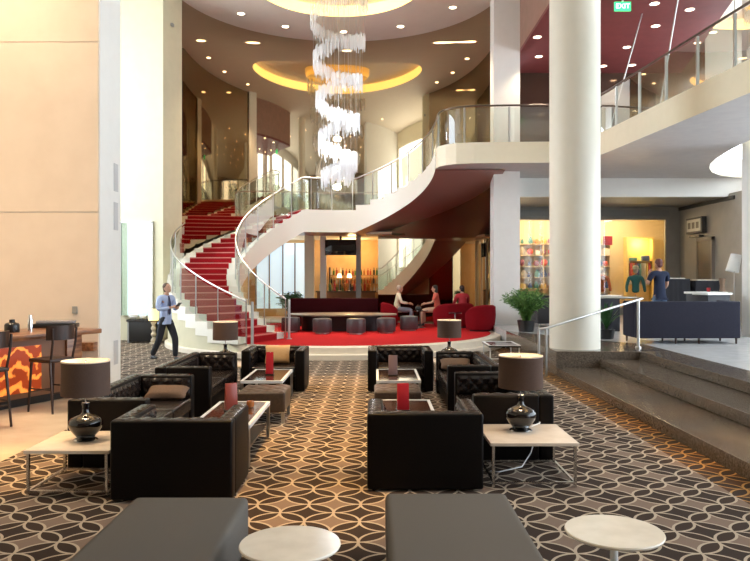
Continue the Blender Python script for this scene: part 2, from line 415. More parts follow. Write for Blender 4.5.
# ------------------------------------------------------------------ ceiling downlights
for i, a in enumerate((146, 120, 90, 60, 25)):
    x, y = pol(3.95, a)
    e = empty('ceiling_downlight', (x, y, ZC), 0, ['downlight nearest the left end of the drum ceiling above the mirrored wall', 'second downlight from the left in the drum ceiling ring',
        'downlight behind the crystal chandelier in the middle of the drum ceiling', 'downlight just right of the chandelier in the drum ceiling', 'downlight nearest the square white pillar in the drum ceiling'][i], 'downlight', 'downlights ringing the drum ceiling')
    MB().lathe([(.11, -.004), (.15, -.012), (.15, 0)], (0, 0, 0), 20).build('trim_ring', WHITEMET, e)
    MB().lathe([(0, -.006), (.11, -.006)], (0, 0, 0), 20).build('lens', LEDON, e)
    light('SPOT', 'downlight_beam', (x, y, ZC - .05), 800, WARM2, .1, (0, 0, 0), 80)
k = 0
MEZ = [(6.95, 17.9, 'beside the exit sign'), (7.6, 19.5, 'above the middle of the bridge rail'), (7.45, 21.3, 'just past the middle of the red ceiling'), (8.25, 23.1, 'near the bronze wall above the glass rail'),
       (7.35, 23.2, 'close to the round column by the bronze wall'), (8.0, 18.3, 'right of the exit sign'), (9.4, 20.0, 'farthest to the right over the bridge'), (4.6, 20.4, 'between pillar and round column, nearest the pillar'), (5.05, 22.2, 'between pillar and round column, farthest back'), (4.95, 19.0, 'between pillar and round column, nearest the viewer')]
for x, y, tx in MEZ:
    e = empty('ceiling_downlight', (x, y, 8.7), 0, 'small downlight in the red mezzanine ceiling ' + tx, 'downlight', 'downlights in the red ceiling')
    MB().lathe([(.10, -.004), (.13, -.012), (.13, 0)], (0, 0, 0), 16).build('trim_ring', WHITEMET, e)
    MB().lathe([(0, -.006), (.10, -.006)], (0, 0, 0), 16).build('lens', LEDON, e)
for x, y in ((6.9, 19.5), (8.5, 21.5), (5.0, 21.5)):
    light('SPOT', 'downlight_beam', (x, y, 8.6), 250, WARM2, .1, (0, 0, 0), 120)
# the lobby ceiling's own downlights (seen mirrored in the bronze wall)
for i in range(5):
    for j in range(5):
        x, y = -6.5 + i * 3.6 + (j % 2) * .6, 2.5 + j * 3.1
        e = empty('ceiling_downlight', (x, y, ZC), 0, 'round downlight in the high lobby ceiling seen mirrored in the bronze wall', 'downlight', 'lobby ceiling downlights')
        MB().lathe([(.13, -.004), (.17, -.012), (.17, 0)], (0, 0, 0), 16).build('trim_ring', WHITEMET, e)
        MB().lathe([(0, -.006), (.13, -.006)], (0, 0, 0), 16).build('lens', LEDON, e)

# exit sign
ex = empty('exit_sign', (6.05, 17.6, 8.50), 0, 'small green lit EXIT sign hanging under the red mezzanine ceiling', 'sign')
MB().box(-.2, .2, -.02, .02, -.1, .12).build('sign_face', mat('exit_green', (.05, .6, .2), .5, emit=(.05, .8, .25), estr=1.2), ex)
MB().box(-.02, .02, -.02, .02, .12, .20).build('bracket', WHITEMET, ex)
def text(name, s, size, m, parent, loc, rot, ext=.004):
    c = bpy.data.curves.new(name, 'FONT'); c.body = s; c.size = size; c.extrude = ext; c.align_x = 'CENTER'; c.align_y = 'CENTER'
    t = bpy.data.objects.new(name, c); COL.objects.link(t); bpy.context.view_layer.update()
    me = bpy.data.meshes.new_from_object(t); bpy.data.objects.remove(t)
    o = bpy.data.objects.new(name, me); COL.objects.link(o); me.materials.clear(); me.materials.append(m); o.parent = parent; o.location = loc; o.rotation_euler = rot
    return o
text('lettering', 'EXIT', .17, mat('exit_letters', (.9, 1, .9), .5, emit=(.8, 1, .85), estr=1.5), ex, (0, -.024, .01), (R(90), 0, 0))

# ------------------------------------------------------------------ red platform
b = MB().lathe([(0, ZP - .012), (4.74, ZP - .012), (4.77, ZP - .03), (4.77, .13), (4.9, .13), (4.92, .11), (4.92, 0)], (CX, CY, 0), 120)
tag(b.build('round_platform', noisy('cream_platform_stone', (.74, .66, .54), (.78, .70, .58), 5, .4)), 'round cream stone platform at the foot of the staircase', 'platform')
b = MB().lathe([(0, ZP), (4.45, ZP), (4.46, ZP - .012)], (CX, CY, 0), 120)
tag(b.build('red_carpet', REDCARPET), 'bright red carpet covering the round platform', 'carpet')

# ------------------------------------------------------------------ spiral staircase
st = empty('spiral_staircase', (CX, CY, ZP), 0, 'sweeping white spiral staircase with red runner climbing along the mirrored wall', 'staircase')
TL0, TL1, TU0, TU1 = 244.0, 115.5, 81.0, 2.0
ZL = 4.15
def zlin(t):
    if t > TL1: return ZP + (TL0 - t) / (TL0 - TL1) * (ZL - ZP) + .02
    if t > TU0: return ZL
    return ZL + (TU0 - t) / (TU0 - TU1) * (ZD - ZL)
def sector(b, r0, r1, a0, a1, z0, z1, n=4):
    lo = [pol(r0, a0 + (a1 - a0) * i / n) for i in range(n + 1)]; hi = [pol(r1, a0 + (a1 - a0) * i / n) for i in range(n + 1)]
    P = [(x - CX, y - CY) for x, y in lo + hi[::-1]]
    b.prism(P, z0 - ZP, z1 - ZP); return b
steps = []
nl = 22; dth = (TL0 - TL1) / nl; rise = (ZL - ZP) / (nl + 1)
for k in range(nl): steps.append((TL0 - k * dth, TL0 - (k + 1) * dth, ZP + rise * (k + 1)))
steps.append((TL1, TU0, ZL))
nu = 8; du = (TU0 - TU1) / nu; ru = (ZD - ZL) / (nu + 1)
for k in range(nu): steps.append((TU0 - k * du, TU0 - (k + 1) * du, ZL + ru * (k + 1)))
run = MB()
for i, (a0, a1, z) in enumerate(steps):
    m = 4 if i != nl else 14
    prev = ZP if i == 0 else steps[i - 1][2]
    sector(MB(), RI, RO, a0, a1, max(z - .34, .31), z, m).build('landing' if i == nl else 'step', STEPWHITE, st, smooth=False)
    sector(run, RI + .33, RO - .33, a0 + .05, a1, z - .01, z + .014, m)
    h = .25
    sector(run, RI + .33, RO - .33, a0 + .22, a0 - .05, prev, z + .014, 1)
run.build('carpet_runner', noisy('runner_carpet', (.30, .010, .014), (.36, .014, .018), 120, .95, .2, spec=.1), st, smooth=False)
for i, (a0, a1, z) in enumerate(steps): sector(MB(), RI + .33, RO - .33, a0 - .35, a0 + .30, z - .012, z + .018, 1).build('edge_highlight_strip', mat('painted_edge_highlight', (.62, .20, .17), .6), st, smooth=False)  # added pale strips: the lit line on each step edge, painted as colour
def band(r, t0, t1, dz0, dz1, n, zf=None):
    b = MB()
    for i in range(n):
        a, c = t0 + (t1 - t0) * i / n, t0 + (t1 - t0) * (i + 1) / n
        pa, pc = pol(r, a), pol(r, c)
        za, zc_ = zlin(a), zlin(c)
        lo_a = (za + (dz0 if dz0 > -.3 else -th(a))) if zf is None else zf; lo_c = (zc_ + (dz0 if dz0 > -.3 else -th(c))) if zf is None else zf
        b.quad((pa[0] - CX, pa[1] - CY, lo_a - ZP), (pc[0] - CX, pc[1] - CY, lo_c - ZP), (pc[0] - CX, pc[1] - CY, zc_ + dz1 - ZP), (pa[0] - CX, pa[1] - CY, za + dz1 - ZP))
    return b
def th(t): return .75 if t > TU0 else .75 + (TU0 - t) / (TU0 - TU1) * (.56 - .75)
TH = .75
b = band(RI - .01, 205, TL1, -TH, -.02, 40); c = band(RI - .01, TL1, TU0, -TH - .03, 0, 16); d = band(RI - .01, TU0, TU1, -TH, -.02, 40)
b.raw(c.v, c.f); b.raw(d.v, d.f)
c = band(RI - .01, TL0, 205, 0, -.02, 20, ZP); b.raw(c.v, c.f)
b.build('inner_stringer', STEPWHITE, st)
b = band(RO + .01, 200, TL1, -TH, -.02, 40)
b.build('outer_stringer', STEPWHITE, st)
b = band(RO - .02, TL0, 168, 0, -.12, 40, 0.0)
b.build('base_wall', CREAM2, st)
b = MB(); n = 100
for i in range(n):
    a, c = 205 + (TU1 - 205) * i / n, 205 + (TU1 - 205) * (i + 1) / n
    q = [pol(RI, a), pol(RO + .14, a), pol(RO + .14, c), pol(RI, c)]; z = [zlin(a) - th(a), zlin(a) - th(a), zlin(c) - th(c), zlin(c) - th(c)]
    b.quad(*[(q[j][0] - CX, q[j][1] - CY, z[j] - ZP) for j in range(4)])
b.build('soffit', REDSOFFIT, st)
# glass balustrades of the stair
def balustrade(r, t0, t1, panels, lift=0):
    for k in range(panels):
        a, c = t0 + (t1 - t0) * (k + .04) / panels, t0 + (t1 - t0) * (k + .96) / panels
        b = band(r, a, c, .04, 1.0, 8); b.build('glass_panel', GLASS, st)
        pa = pol(r, t0 + (t1 - t0) * k / panels); z = zlin(t0 + (t1 - t0) * k / panels) - ZP
        MB().box(pa[0] - CX - .014, pa[0] - CX + .014, pa[1] - CY - .014, pa[1] - CY + .014, z - .05, z + 1.05).build('baluster', STEEL, st)
    pts = []
    n = panels * 5
    for i in range(n + 1):
        a = t0 + (t1 - t0) * i / n; p = pol(r, a); pts.append((p[0] - CX, p[1] - CY, zlin(a) + 1.07 - ZP))
    MB().tube(pts, .022, 8).build('handrail', STEEL, st)
balustrade(RI + .07, 246, 2, 18)
balustrade(RO - .10, 246, 172, 7)
for r in (RI + .07, RO - .1):
    p = pol(r, 248)
    MB().tube([(p[0] - CX, p[1] - CY, .0), (p[0] - CX, p[1] - CY, 1.02)], .035, 10).lathe([(.07, 0), (.07, .02), (.03, .03)], (p[0] - CX, p[1] - CY, 0), 12).build('newel_post', STEEL, st)

# mezzanine glass railing
gr = empty('glass_railing', (6, 18, ZD), 0, 'clear glass railing with metal handrail along the edge of the mezzanine bridge', 'railing')
pp = [Vector((x - 6, y - 18, .03)) for x, y in edge]
# resample
L = [0]
for i in range(len(pp) - 1): L.append(L[-1] + (pp[i + 1] - pp[i]).length)
def at_len(s):
    for i in range(len(pp) - 1):
        if s <= L[i + 1] + 1e-9: return pp[i].lerp(pp[i + 1], (s - L[i]) / (L[i + 1] - L[i]))
    return pp[-1]
np_ = 13
off = Vector((.08, .06, 0))
for k in range(np_):
    s0, s1 = L[-1] * k / np_ + .02, L[-1] * (k + 1) / np_ - .02
    b = MB()
    for i in range(6):
        p, q = at_len(s0 + (s1 - s0) * i / 6) + off, at_len(s0 + (s1 - s0) * (i + 1) / 6) + off
        b.quad((*p.xy, .02), (*q.xy, .02), (*q.xy, 1.02), (*p.xy, 1.02))
    b.build('glass_panel', GLASS, gr)
    p = at_len(L[-1] * k / np_) + off
    MB().box(p.x - .025, p.x + .025, p.y - .025, p.y + .025, 0, 1.03).build('baluster', STEEL, gr)
MB().tube([(*(at_len(L[-1] * i / 60) + off).xy, 1.07) for i in range(61)], .028, 8).build('handrail', mat('dark_rail', (.16, .14, .12), .3, .8), gr)
# suspension rods from the bridge to the ceiling
for x0, y0, x1, y1, tx in [(6.05, 18.6, 6.9, 18.6, 'leaning, nearest the round column'), (6.75, 17.2, 7.05, 16.6, 'leaning, second from the round column'), (7.1, 14.2, 7.1, 14.2, 'upright, nearest the right edge')]:
    tag(MB().tube([(x0, y0, ZD), (x1, y1, 8.7)], .018, 8).build('hanger_rod', STEEL), 'thin steel hanger rod rising from the bridge, ' + tx, 'rod', 'hanger rods above the bridge')

# ------------------------------------------------------------------ chandelier
ch = empty('crystal_chandelier', (CX + .02, CY, ZC), 0, 'tall spiral chandelier of crystal rods hanging from the drum ceiling', 'chandelier')
MB().lathe([(0, .35), (.95, .35), (.95, .15), (.90, .0), (.86, 0), (.86, .1), (0, .12)], (0, 0, 0), 48).build('canopy', mat('gold_canopy', (.85, .55, .15), .3, .6, emit=(1, .65, .2), estr=.5), ch)
CRY = bpy.data.materials.new('crystal'); CRY.use_nodes = True; k_ = NT(CRY)
k_.b.inputs['Base Color'].default_value = (.92, .93, .95, 1); k_.b.inputs['Roughness'].default_value = .12
k_.b.inputs['Emission Color'].default_value = (.95, .97, 1, 1); k_.b.inputs['Emission Strength'].default_value = .0
tr = k_.add('ShaderNodeBsdfTransparent'); mx = k_.add('ShaderNodeMixShader'); mx.inputs[0].default_value = .40
k_.link(tr.outputs[0], mx.inputs[1]); k_.link(k_.b.outputs[0], mx.inputs[2]); k_.link(mx.outputs[0], k_.n['Material Output'].inputs[0])
rng = random.Random(3)
b = MB(); wires = MB()
turns = 4.6; zt, zb = -.15, -5.55; NR = 460
for i in range(NR):
    t = i / (NR - 1); a = R(40) - turns * 2 * PI * t
    r = .87 - .36 * t; z = zt + (zb - zt) * t
    for rr in (r, r - .10):
        x, y = rr * math.cos(a), rr * math.sin(a); ln = rng.uniform(.22, .46) * (1 + .25 * t); zz = z + rng.uniform(-.07, .07)
        a2 = rng.uniform(0, PI)
        M = Matrix.Translation((x, y, zz)) @ Matrix.Rotation(a2, 4, 'Z')
        b.box(-.009, .009, -.009, .009, -ln, 0, M)
    if i % 6 == 0: wires.tube([(r * math.cos(a), r * math.sin(a), .12), (r * math.cos(a), r * math.sin(a), z)], .0035, 4)
o = b.build('crystal_rods', CRY, ch, smooth=False); o['kind'] = 'stuff'; o['label'] = 'dense spiral curtain of clear crystal rods'
b = MB()
for i in range(70):                      # loose bottom tier
    a = rng.uniform(0, 2 * PI); r = .5 * math.sqrt(rng.random()); ln = rng.uniform(.25, .5); z = -5.3 - rng.random() * .2
    b.box(-.013, .013, -.013, .013, -ln, 0, Matrix.Translation((r * math.cos(a), r * math.sin(a), z)) @ Matrix.Rotation(a, 4, 'Z'))
o = b.build('bottom_crystals', CRY, ch, smooth=False); o['kind'] = 'stuff'
o = wires.build('suspension_wires', STEEL, ch); o['kind'] = 'stuff'
bb = MB()
for z in (-3.6, -4.7): bb.ball((0, 0, z), .03)
MB().tube([(0, 0, .12), (0, 0, -4.7)], .008, 6).build('hanging_cable', STEEL, ch)
bb.build('inner_bulbs', mat('chandelier_lamp', (1, 1, 1), .5, emit=(.95, .97, 1), estr=3), ch)
for z, pw in ((-2.6, 12), (-3.9, 35), (-4.7, 80)): light('POINT', 'chandelier_glow', (CX + .02, CY, ZC + z), pw, (.95, .97, 1), .12)

# ------------------------------------------------------------------ seating: tuxedo sofas and armchairs
def tufted(b, o, ux, uy, nrm, W, H, amp=.024, sp=.07, res=.0175, edge_=.03):
    """diamond tufted pad on rectangle o + u*ux + v*uy, bulging along nrm"""
    o, ux, uy, nrm = map(Vector, (o, ux, uy, nrm)); nu_, nv = max(4, int(W / res)), max(4, int(H / res)); vs_, fs_ = [], []
    for j in range(nv + 1):
        for i in range(nu_ + 1):
            u, v = W * i / nu_, H * j / nv
            p, q = (u / sp + v / sp) / 1, (u / sp - v / sp) / 1
            h = (abs(math.sin(PI * p / 2)) * abs(math.sin(PI * q / 2))) ** .5
            f = min(1, min(u, W - u) / edge_) * min(1, min(v, H - v) / edge_)
            vs_.append(o + ux * u + uy * v + nrm * (amp * (.25 + h) * f))
    for j in range(nv):
        for i in range(nu_):
            a = j * (nu_ + 1) + i; fs_.append((a, a + 1, a + nu_ + 2, a + nu_ + 1))
    b.raw(vs_, fs_)
def rbox(x0, x1, y0, y1, z0, z1, name, m, par, bev=.025, seg=3): return MB().box(x0, x1, y0, y1, z0, z1).build(name, m, par, bevel=bev, seg=seg)
def leather_seat(W, D, loc, rz, label, cat, group, H=.69, name='leather_armchair', A=.15):
    e = empty(name, loc, rz, label, cat, group)
    w2, d2 = W / 2, D / 2
    b = rbox(-w2, w2, -d2, -d2 + A, .02, H, 'backrest', LEATHER, e)
    t = MB(); tufted(t, (-w2 + A, -d2 + A, .42), (1, 0, 0), (0, 0, 1), (0, 1, 0), W - 2 * A, H - .45); t.build('tufted_pad', TUFT, b)
    t = MB(); tufted(t, (-w2 + .02, -d2 + .02, H), (1, 0, 0), (0, 1, 0), (0, 0, 1), W - .04, A - .04, .012); t.build('top_pad', TUFT, b)
    for s in (-1, 1):
        x0, x1 = (-w2, -w2 + A) if s < 0 else (w2 - A, w2)
        a = rbox(x0, x1, -d2 + A, d2, .02, H, 'armrest', LEATHER, e)
        t = MB()
        if s < 0: tufted(t, (x1, d2 - .02, .42), (0, -1, 0), (0, 0, 1), (1, 0, 0), D - A - .03, H - .45)
        else: tufted(t, (x0, -d2 + A + .01, .42), (0, 1, 0), (0, 0, 1), (-1, 0, 0), D - A - .03, H - .45)
        t.build('tufted_pad', TUFT, a)
        t = MB(); tufted(t, (x0 + .02, -d2 + A, H), (1, 0, 0), (0, 1, 0), (0, 0, 1), A - .04, D - A - .02, .012); t.build('top_pad', TUFT, a)
    rbox(-w2 + A, w2 - A, -d2 + A, d2 - .03, .07, .26, 'seat_base', LEATHER, e, .01)
    n = 1 if W < 1.3 else 2
    for k in range(n):
        x0 = -w2 + A + (W - 2 * A) * k / n; x1 = -w2 + A + (W - 2 * A) * (k + 1) / n
        rbox(x0 + .004, x1 - .004, -d2 + A + .01, d2 + .0, .262, .42, 'seat_cushion', TUFT, e, .035, 4)
    for sx in (-1, 1):
        for sy in (-1, 1):
            MB().box(sx * (w2 - .07) - .025, sx * (w2 - .07) + .025, sy * (d2 - .07) - .025, sy * (d2 - .07) + .025, 0, .06).build('leg', CHROME, e, smooth=False)
    return e
g1, g2 = 'dark leather club armchairs', 'dark leather sofas'
leather_seat(1.03, .80, (-1.715, 6.45, 0), 0, 'dark leather armchair with its plain back to the viewer, beside the left white side table', 'armchair', g1)
leather_seat(1.03, .80, (.445, 6.76, 0), 0, 'dark leather armchair with its plain back to the viewer, beside the right white side table', 'armchair', g1)
leather_seat(1.04, .85, (-1.68, 12.25, 0), PI, 'tufted dark armchair facing the viewer with a tan cushion on it', 'armchair', g1)
leather_seat(1.08, .85, (.42, 12.25, 0), PI, 'empty tufted dark armchair facing the viewer at the far end of the right tables', 'armchair', g1)
leather_seat(1.90, .78, (-2.64, 8.03, 0), -PI / 2, 'dark tufted leather sofa directly behind the left end table lamp', 'sofa', g2, name='leather_sofa')
leather_seat(1.95, .74, (-2.58, 10.60, 0), -PI / 2, 'dark tufted leather sofa in the left row, the one farther from the viewer', 'sofa', g2, name='leather_sofa')
leather_seat(1.85, .82, (1.42, 8.28, 0), PI / 2, 'dark leather sofa behind the right end table and its lamp', 'sofa', g2, name='leather_sofa')
leather_seat(1.95, .74, (1.36, 10.75, 0), PI / 2, 'dark leather sofa in the right row, the one farther from the viewer', 'sofa', g2, name='leather_sofa')

def cushion(name, loc, rot, w_, h_, t_, m, label, group=None):
    b = MB(); n = 14; vs_, fs_ = [], []
    for side in (1, -1):
        for j in range(n + 1):
            for i in range(n + 1):
                u, v = 2 * i / n - 1, 2 * j / n - 1
                k = (max(0, 1 - u ** 4) * max(0, 1 - v ** 4)) ** .5; pin = 1 - .08 * (1 - abs(u)) * abs(v) ** 2 - .0
                pu = 1 - .07 * (1 - v * v) * 0
                vs_.append((u * w_ / 2 * (1 - .06 * (1 - abs(v)) * abs(u)), side * t_ / 2 * k, v * h_ / 2 * (1 - .06 * (1 - abs(u)) * abs(v))))
    q = (n + 1) ** 2
    for s_ in range(2):
        for j in range(n):
            for i in range(n):
                a = s_ * q + j * (n + 1) + i; fs_.append((a, a + 1, a + n + 2, a + n + 1))
    b.raw(vs_, fs_); o = b.build(name, m); o.location = loc; o.rotation_euler = rot
    return tag(o, label, 'cushion', group)
TAN = noisy('tan_cushion_fabric', (.55, .33, .15), (.62, .39, .19), 90, .85, .2)
PALE = noisy('beige_cushion_fabric', (.50, .38, .28), (.56, .43, .32), 90, .85, .2)
BROWNF = noisy('brown_cushion_fabric', (.11, .062, .036), (.15, .085, .05), 90, .8, .2)
cushion('cushion', (-1.66, 12.26, .585), (R(-16), 0, 0), .42, .32, .12, TAN, 'tan cushion leaning on the tufted armchair at the far left')
cushion('cushion', (-2.64, 7.42, .50), (R(66), R(6), R(20)), .40, .40, .12, PALE, 'pale beige cushion lying on the seat of the near left sofa')
cushion('cushion', (-2.52, 8.72, .50), (R(-70), 0, 0), .50, .26, .13, BROWNF, 'brown cushion against the far arm of the near left sofa')
cushion('cushion', (1.28, 11.44, .52), (R(-60), 0, 0), .48, .24, .12, BROWNF, 'brown cushion against the far arm of the far right sofa')

# ------------------------------------------------------------------ end tables with lamps
def side_table(loc, W, D, H, label, top=WHITETOP, group='square end tables with pale tops', lower=True, m=CHROME, name='side_table'):
    e = empty(name, loc, 0, label, 'side table', group); w2, d2 = W / 2, D / 2
    rbox(-w2, w2, -d2, d2, H - .03, H, 'tabletop', top, e, .004)
    for sx in (-1, 1):
        for sy in (-1, 1):
            MB().box(sx * (w2 - .03) - .012, sx * (w2 - .03) + .012, sy * (d2 - .03) - .012, sy * (d2 - .03) + .012, 0, H - .03).build('leg', m, e, smooth=False)
    b = MB()
    for sy in (-1, 1): b.box(-w2 + .03, w2 - .03, sy * (d2 - .03) - .01, sy * (d2 - .03) + .01, .03, .05)
    for sx in (-1, 1): b.box(sx * (w2 - .03) - .01, sx * (w2 - .03) + .01, -d2 + .03, d2 - .03, .03, .05)
    b.build('lower_rail', m, e, smooth=False)
    return e
side_table((-2.67, 6.62, 0), .74, .80, .40, 'pale stone end table with chrome legs left of the near left armchair')
side_table((1.44, 6.90, 0), .80, .84, .405, 'pale stone end table with chrome legs right of the near right armchair')
side_table((-2.58, 12.45, 0), .72, .74, .40, 'low end table carrying the lamp in the far left corner of the seating')
side_table((1.45, 12.95, 0), .80, .74, .40, 'low end table carrying the lamp behind the far right sofa')
e = side_table((2.78, 15.9, 0), .68, 1.0, .42, 'dark topped metal side table alone on the carpet near the platform', BLACKGLASS, 'square end tables with pale tops', m=WHITEMET)
MB().box(-.34, .34, -.5, -.46, .425, .44).box(-.34, .34, .46, .5, .425, .44).box(-.34, -.30, -.46, .46, .425, .44).box(.30, .34, -.46, .46, .425, .44).build('rim', WHITEMET, e, smooth=False)

def table_lamp(loc, label, power=9):
    e = empty('table_lamp', loc, 0, label, 'lamp', 'table lamps with black vases and taupe drum shades')
    MB().lathe([(0, 0), (.105, 0), (.11, .006), (.10, .014), (.06, .018), (0, .018)], (0, 0, 0), 32).build('base_disc', CHROME, e)
    MB().lathe([(0, .018), (.065, .018), (.085, .04), (.115, .075), (.142, .115), (.152, .15), (.148, .18), (.125, .205), (.085, .225), (.045, .24), (.032, .26), (.030, .31), (.036, .335), (.034, .345), (0, .345)], (0, 0, 0), 40).build('vase', VASE, e)
    MB().tube([(0, 0, .34), (0, 0, .70)], .006, 8).build('stem', CHROME, e)
    s = MB().lathe([(.215, .42), (.212, .73)], (0, 0, 0), 48).build('lamp_shade', SHADE, e)
    MB().lathe([(.211, .422), (.208, .728)], (0, 0, 0), 48).build('lining', SHADEIN, s)
    MB().lathe([(.213, .722), (.213, .734), (.206, .734), (.206, .722)], (0, 0, 0), 48, True).build('trim_band', mat('shade_trim', (.75, .62, .48), .6), s)
    b = MB()
    for a in range(3): b.tube([(0, 0, .70), (.208 * math.cos(a * 2.094), .208 * math.sin(a * 2.094), .72)], .003, 5)
    b.build('spider', CHROME, s)
    MB().ball((0, 0, .725), .012).tube([(0, 0, .69), (0, 0, .72)], .004, 6).build('finial', CHROME, e)
    MB().ball((0, 0, .55), .035).build('bulb', BULB, e)
    light('POINT', 'lamp_glow', (loc[0], loc[1], loc[2] + .56), power, (1, .74, .45), .04)
    return e
table_lamp((-2.66, 6.62, .40), 'taupe shaded lamp on black vase on the near left end table', 14)
table_lamp((1.42, 7.02, .405), 'taupe shaded lamp on black vase on the near right end table', 14)
table_lamp((-2.58, 12.42, .40), 'taupe shaded lamp in the far left corner in front of the stairs')
table_lamp((1.33, 12.90, .40), 'taupe shaded lamp behind the far right sofa in front of the red carpet')
# power cord of the right lamp
tag(MB().tube([(1.55, 7.15, .414), (1.66, 7.25, .43), (1.68, 7.34, .42), (1.66, 7.37, .3), (1.58, 7.3, .12), (1.45, 7.1, .03), (1.2, 6.95, .02), (1.12, 7.0, .012)], .006, 6).build('lamp_cord', mat('white_cord', (.7, .7, .7), .5)), 'thin pale power cord hanging behind the near right end table', 'cord')

# ------------------------------------------------------------------ coffee tables, ottomans, menus
def coffee_table(loc, W, D, label):
    e = empty('coffee_table', loc, 0, label, 'coffee table', 'low glass topped coffee tables'); w2, d2 = W / 2, D / 2; H = .42
    b = MB().box(-w2, w2, -d2, -d2 + .035, H - .04, H).box(-w2, w2, d2 - .035, d2, H - .04, H).box(-w2, -w2 + .035, -d2 + .035, d2 - .035, H - .04, H).box(w2 - .035, w2, -d2 + .035, d2 - .035, H - .04, H)
    b.build('top_frame', mat('polished_frame', (.85, .85, .85), .3, .15), e, smooth=False)
    MB().box(-w2 + .035, w2 - .035, -d2 + .035, d2 - .035, H - .03, H - .005).build('glass_top', mat('dark_table_glass', (.04, .02, .014), .07, 0, .9), e, smooth=False)
    for sx in (-1, 1):
        for sy in (-1, 1): MB().box(sx * (w2 - .02) - .018, sx * (w2 - .02) + .018, sy * (d2 - .02) - .018, sy * (d2 - .02) + .018, 0, H - .04).build('leg', STEEL, e, smooth=False)
    MB().box(-w2 + .05, w2 - .05, -d2 + .05, d2 - .05, .12, .14).build('lower_shelf', mat('dark_shelf', (.05, .03, .02), .3), e, smooth=False)
coffee_table((-1.55, 7.88, 0), .60, 1.40, 'glass topped coffee table in front of the near left armchair')
coffee_table((.35, 8.05, 0), .62, 1.30, 'glass topped coffee table in front of the near right armchair')
coffee_table((-1.62, 10.92, 0), .60, 1.30, 'glass topped coffee table in front of the far left tufted armchair')
coffee_table((.34, 10.95, 0), .64, 1.30, 'glass topped coffee table in front of the far right tufted armchair')
def tufted_bench(loc, label):
    e = empty('tufted_ottoman', loc, 0, label, 'ottoman', 'brown tufted ottomans between the coffee tables')
    rbox(-.31, .31, -.34, .34, .14, .40, 'padded_body', OTTO, e, .03)
    t = MB(); tufted(t, (-.30, -.33, .395), (1, 0, 0), (0, 1, 0), (0, 0, 1), .60, .66, .018, .12); t.build('tufted_top', OTTO, e)
    for sx in (-1, 1):
        for sy in (-1, 1): MB().box(sx * .28 - .02, sx * .28 + .02, sy * .31 - .02, sy * .31 + .02, 0, .145).build('leg', STEEL, e, smooth=False)
tufted_bench((-1.48, 9.68, 0), 'brown tufted ottoman at the near end of the far left coffee table')
tufted_bench((.30, 9.75, 0), 'brown tufted ottoman at the near end of the far right coffee table')
def menu(loc, rz, m, label, w_=.13, h_=.30):
    e = empty('menu_stand', loc, rz, label, 'menu', 'table menus on the coffee tables')
    b = MB().raw([(-w_ / 2, -.05, 0), (w_ / 2, -.05, 0), (w_ / 2, .05, 0), (-w_ / 2, .05, 0), (-w_ / 2, -.012, h_), (w_ / 2, -.012, h_), (w_ / 2, .012, h_), (-w_ / 2, .012, h_)], [(0, 1, 2, 3), (4, 5, 6, 7), (0, 1, 5, 4), (1, 2, 6, 5), (2, 3, 7, 6), (3, 0, 4, 7)])
    b.build('card', m, e, bevel=.003)
    MB().box(-w_ / 2 - .008, w_ / 2 + .008, -.058, .058, 0, .012).build('base_plate', BLACK, e, smooth=False)
menu((.31, 8.0, .42), .1, REDACRYL, 'tall red menu stand on the near right coffee table')
menu((.27, 10.85, .42), -.1, PURPLE, 'grey purple menu stand on the far right coffee table')
menu((-1.60, 8.0, .42), .5, mat('red_brown_acrylic', (.30, .05, .03), .3), 'dark red menu stand on the near left coffee table')
menu((-1.60, 10.95, .42), 0, REDACRYL, 'bright red menu stand on the far left coffee table', .11, .34)
tag(MB().lathe([(0, 0), (.04, 0), (.045, .05), (.04, .07), (.035, .055), (.03, .01), (0, .01)], (-1.42, 8.2, .42), 16).build('tea_light_cup', mat('amber_glass', (.35, .12, .03), .1)), 'small amber candle cup on the near left coffee table', 'candle holder')

# ------------------------------------------------------------------ foreground benches and round tables
def grey_bench(x, y0, y1, W, label):
    e = empty('upholstered_bench', (x, (y0 + y1) / 2, 0), 0, label, 'bench', 'grey upholstered benches in the foreground'); D = y1 - y0
    rbox(-W / 2, W / 2, -D / 2, D / 2, .10, .42, 'seat_cushion', GREYFAB, e, .045, 4)
    rbox(-W / 2 + .03, W / 2 - .03, -D / 2 + .03, D / 2 - .03, .05, .10, 'plinth', BLACK, e, .005)
    for sx in (-1, 1):
        for sy in (-1, 1): MB().box(sx * (W / 2 - .1) - .02, sx * (W / 2 - .1) + .02, sy * (D / 2 - .1) - .02, sy * (D / 2 - .1) + .02, 0, .05).build('foot', STEEL, e, smooth=False)
grey_bench(-1.235, 3.1, 4.86, .77, 'grey upholstered bench at the lower left edge of the picture')
grey_bench(.485, 3.1, 4.95, .83, 'grey upholstered bench at the bottom right of the aisle')
def round_table(loc, label):
    e = empty('round_side_table', loc, 0, label, 'table', 'small round pedestal tables')
    MB().lathe([(0, .45), (.245, .45), (.268, .458), (.272, .468), (.268, .475), (0, .475)], (0, 0, 0), 56).build('tabletop', ROUNDTOP, e)
    MB().lathe([(.02, .45), (.022, .30), (.022, .1), (.03, .05), (.05, .028)], (0, 0, 0), 24).build('pedestal', WHITEMET, e)
    MB().lathe([(0, 0), (.19, 0), (.195, .006), (.15, .014), (.05, .028), (0, .03)], (0, 0, 0), 40).build('base', WHITEMET, e)
round_table((-.455, 3.86, 0), 'small round pedestal table with cream marble top between the two grey benches')
round_table((1.345, 4.05, 0), 'small round pedestal table with cream marble top right of both grey benches')

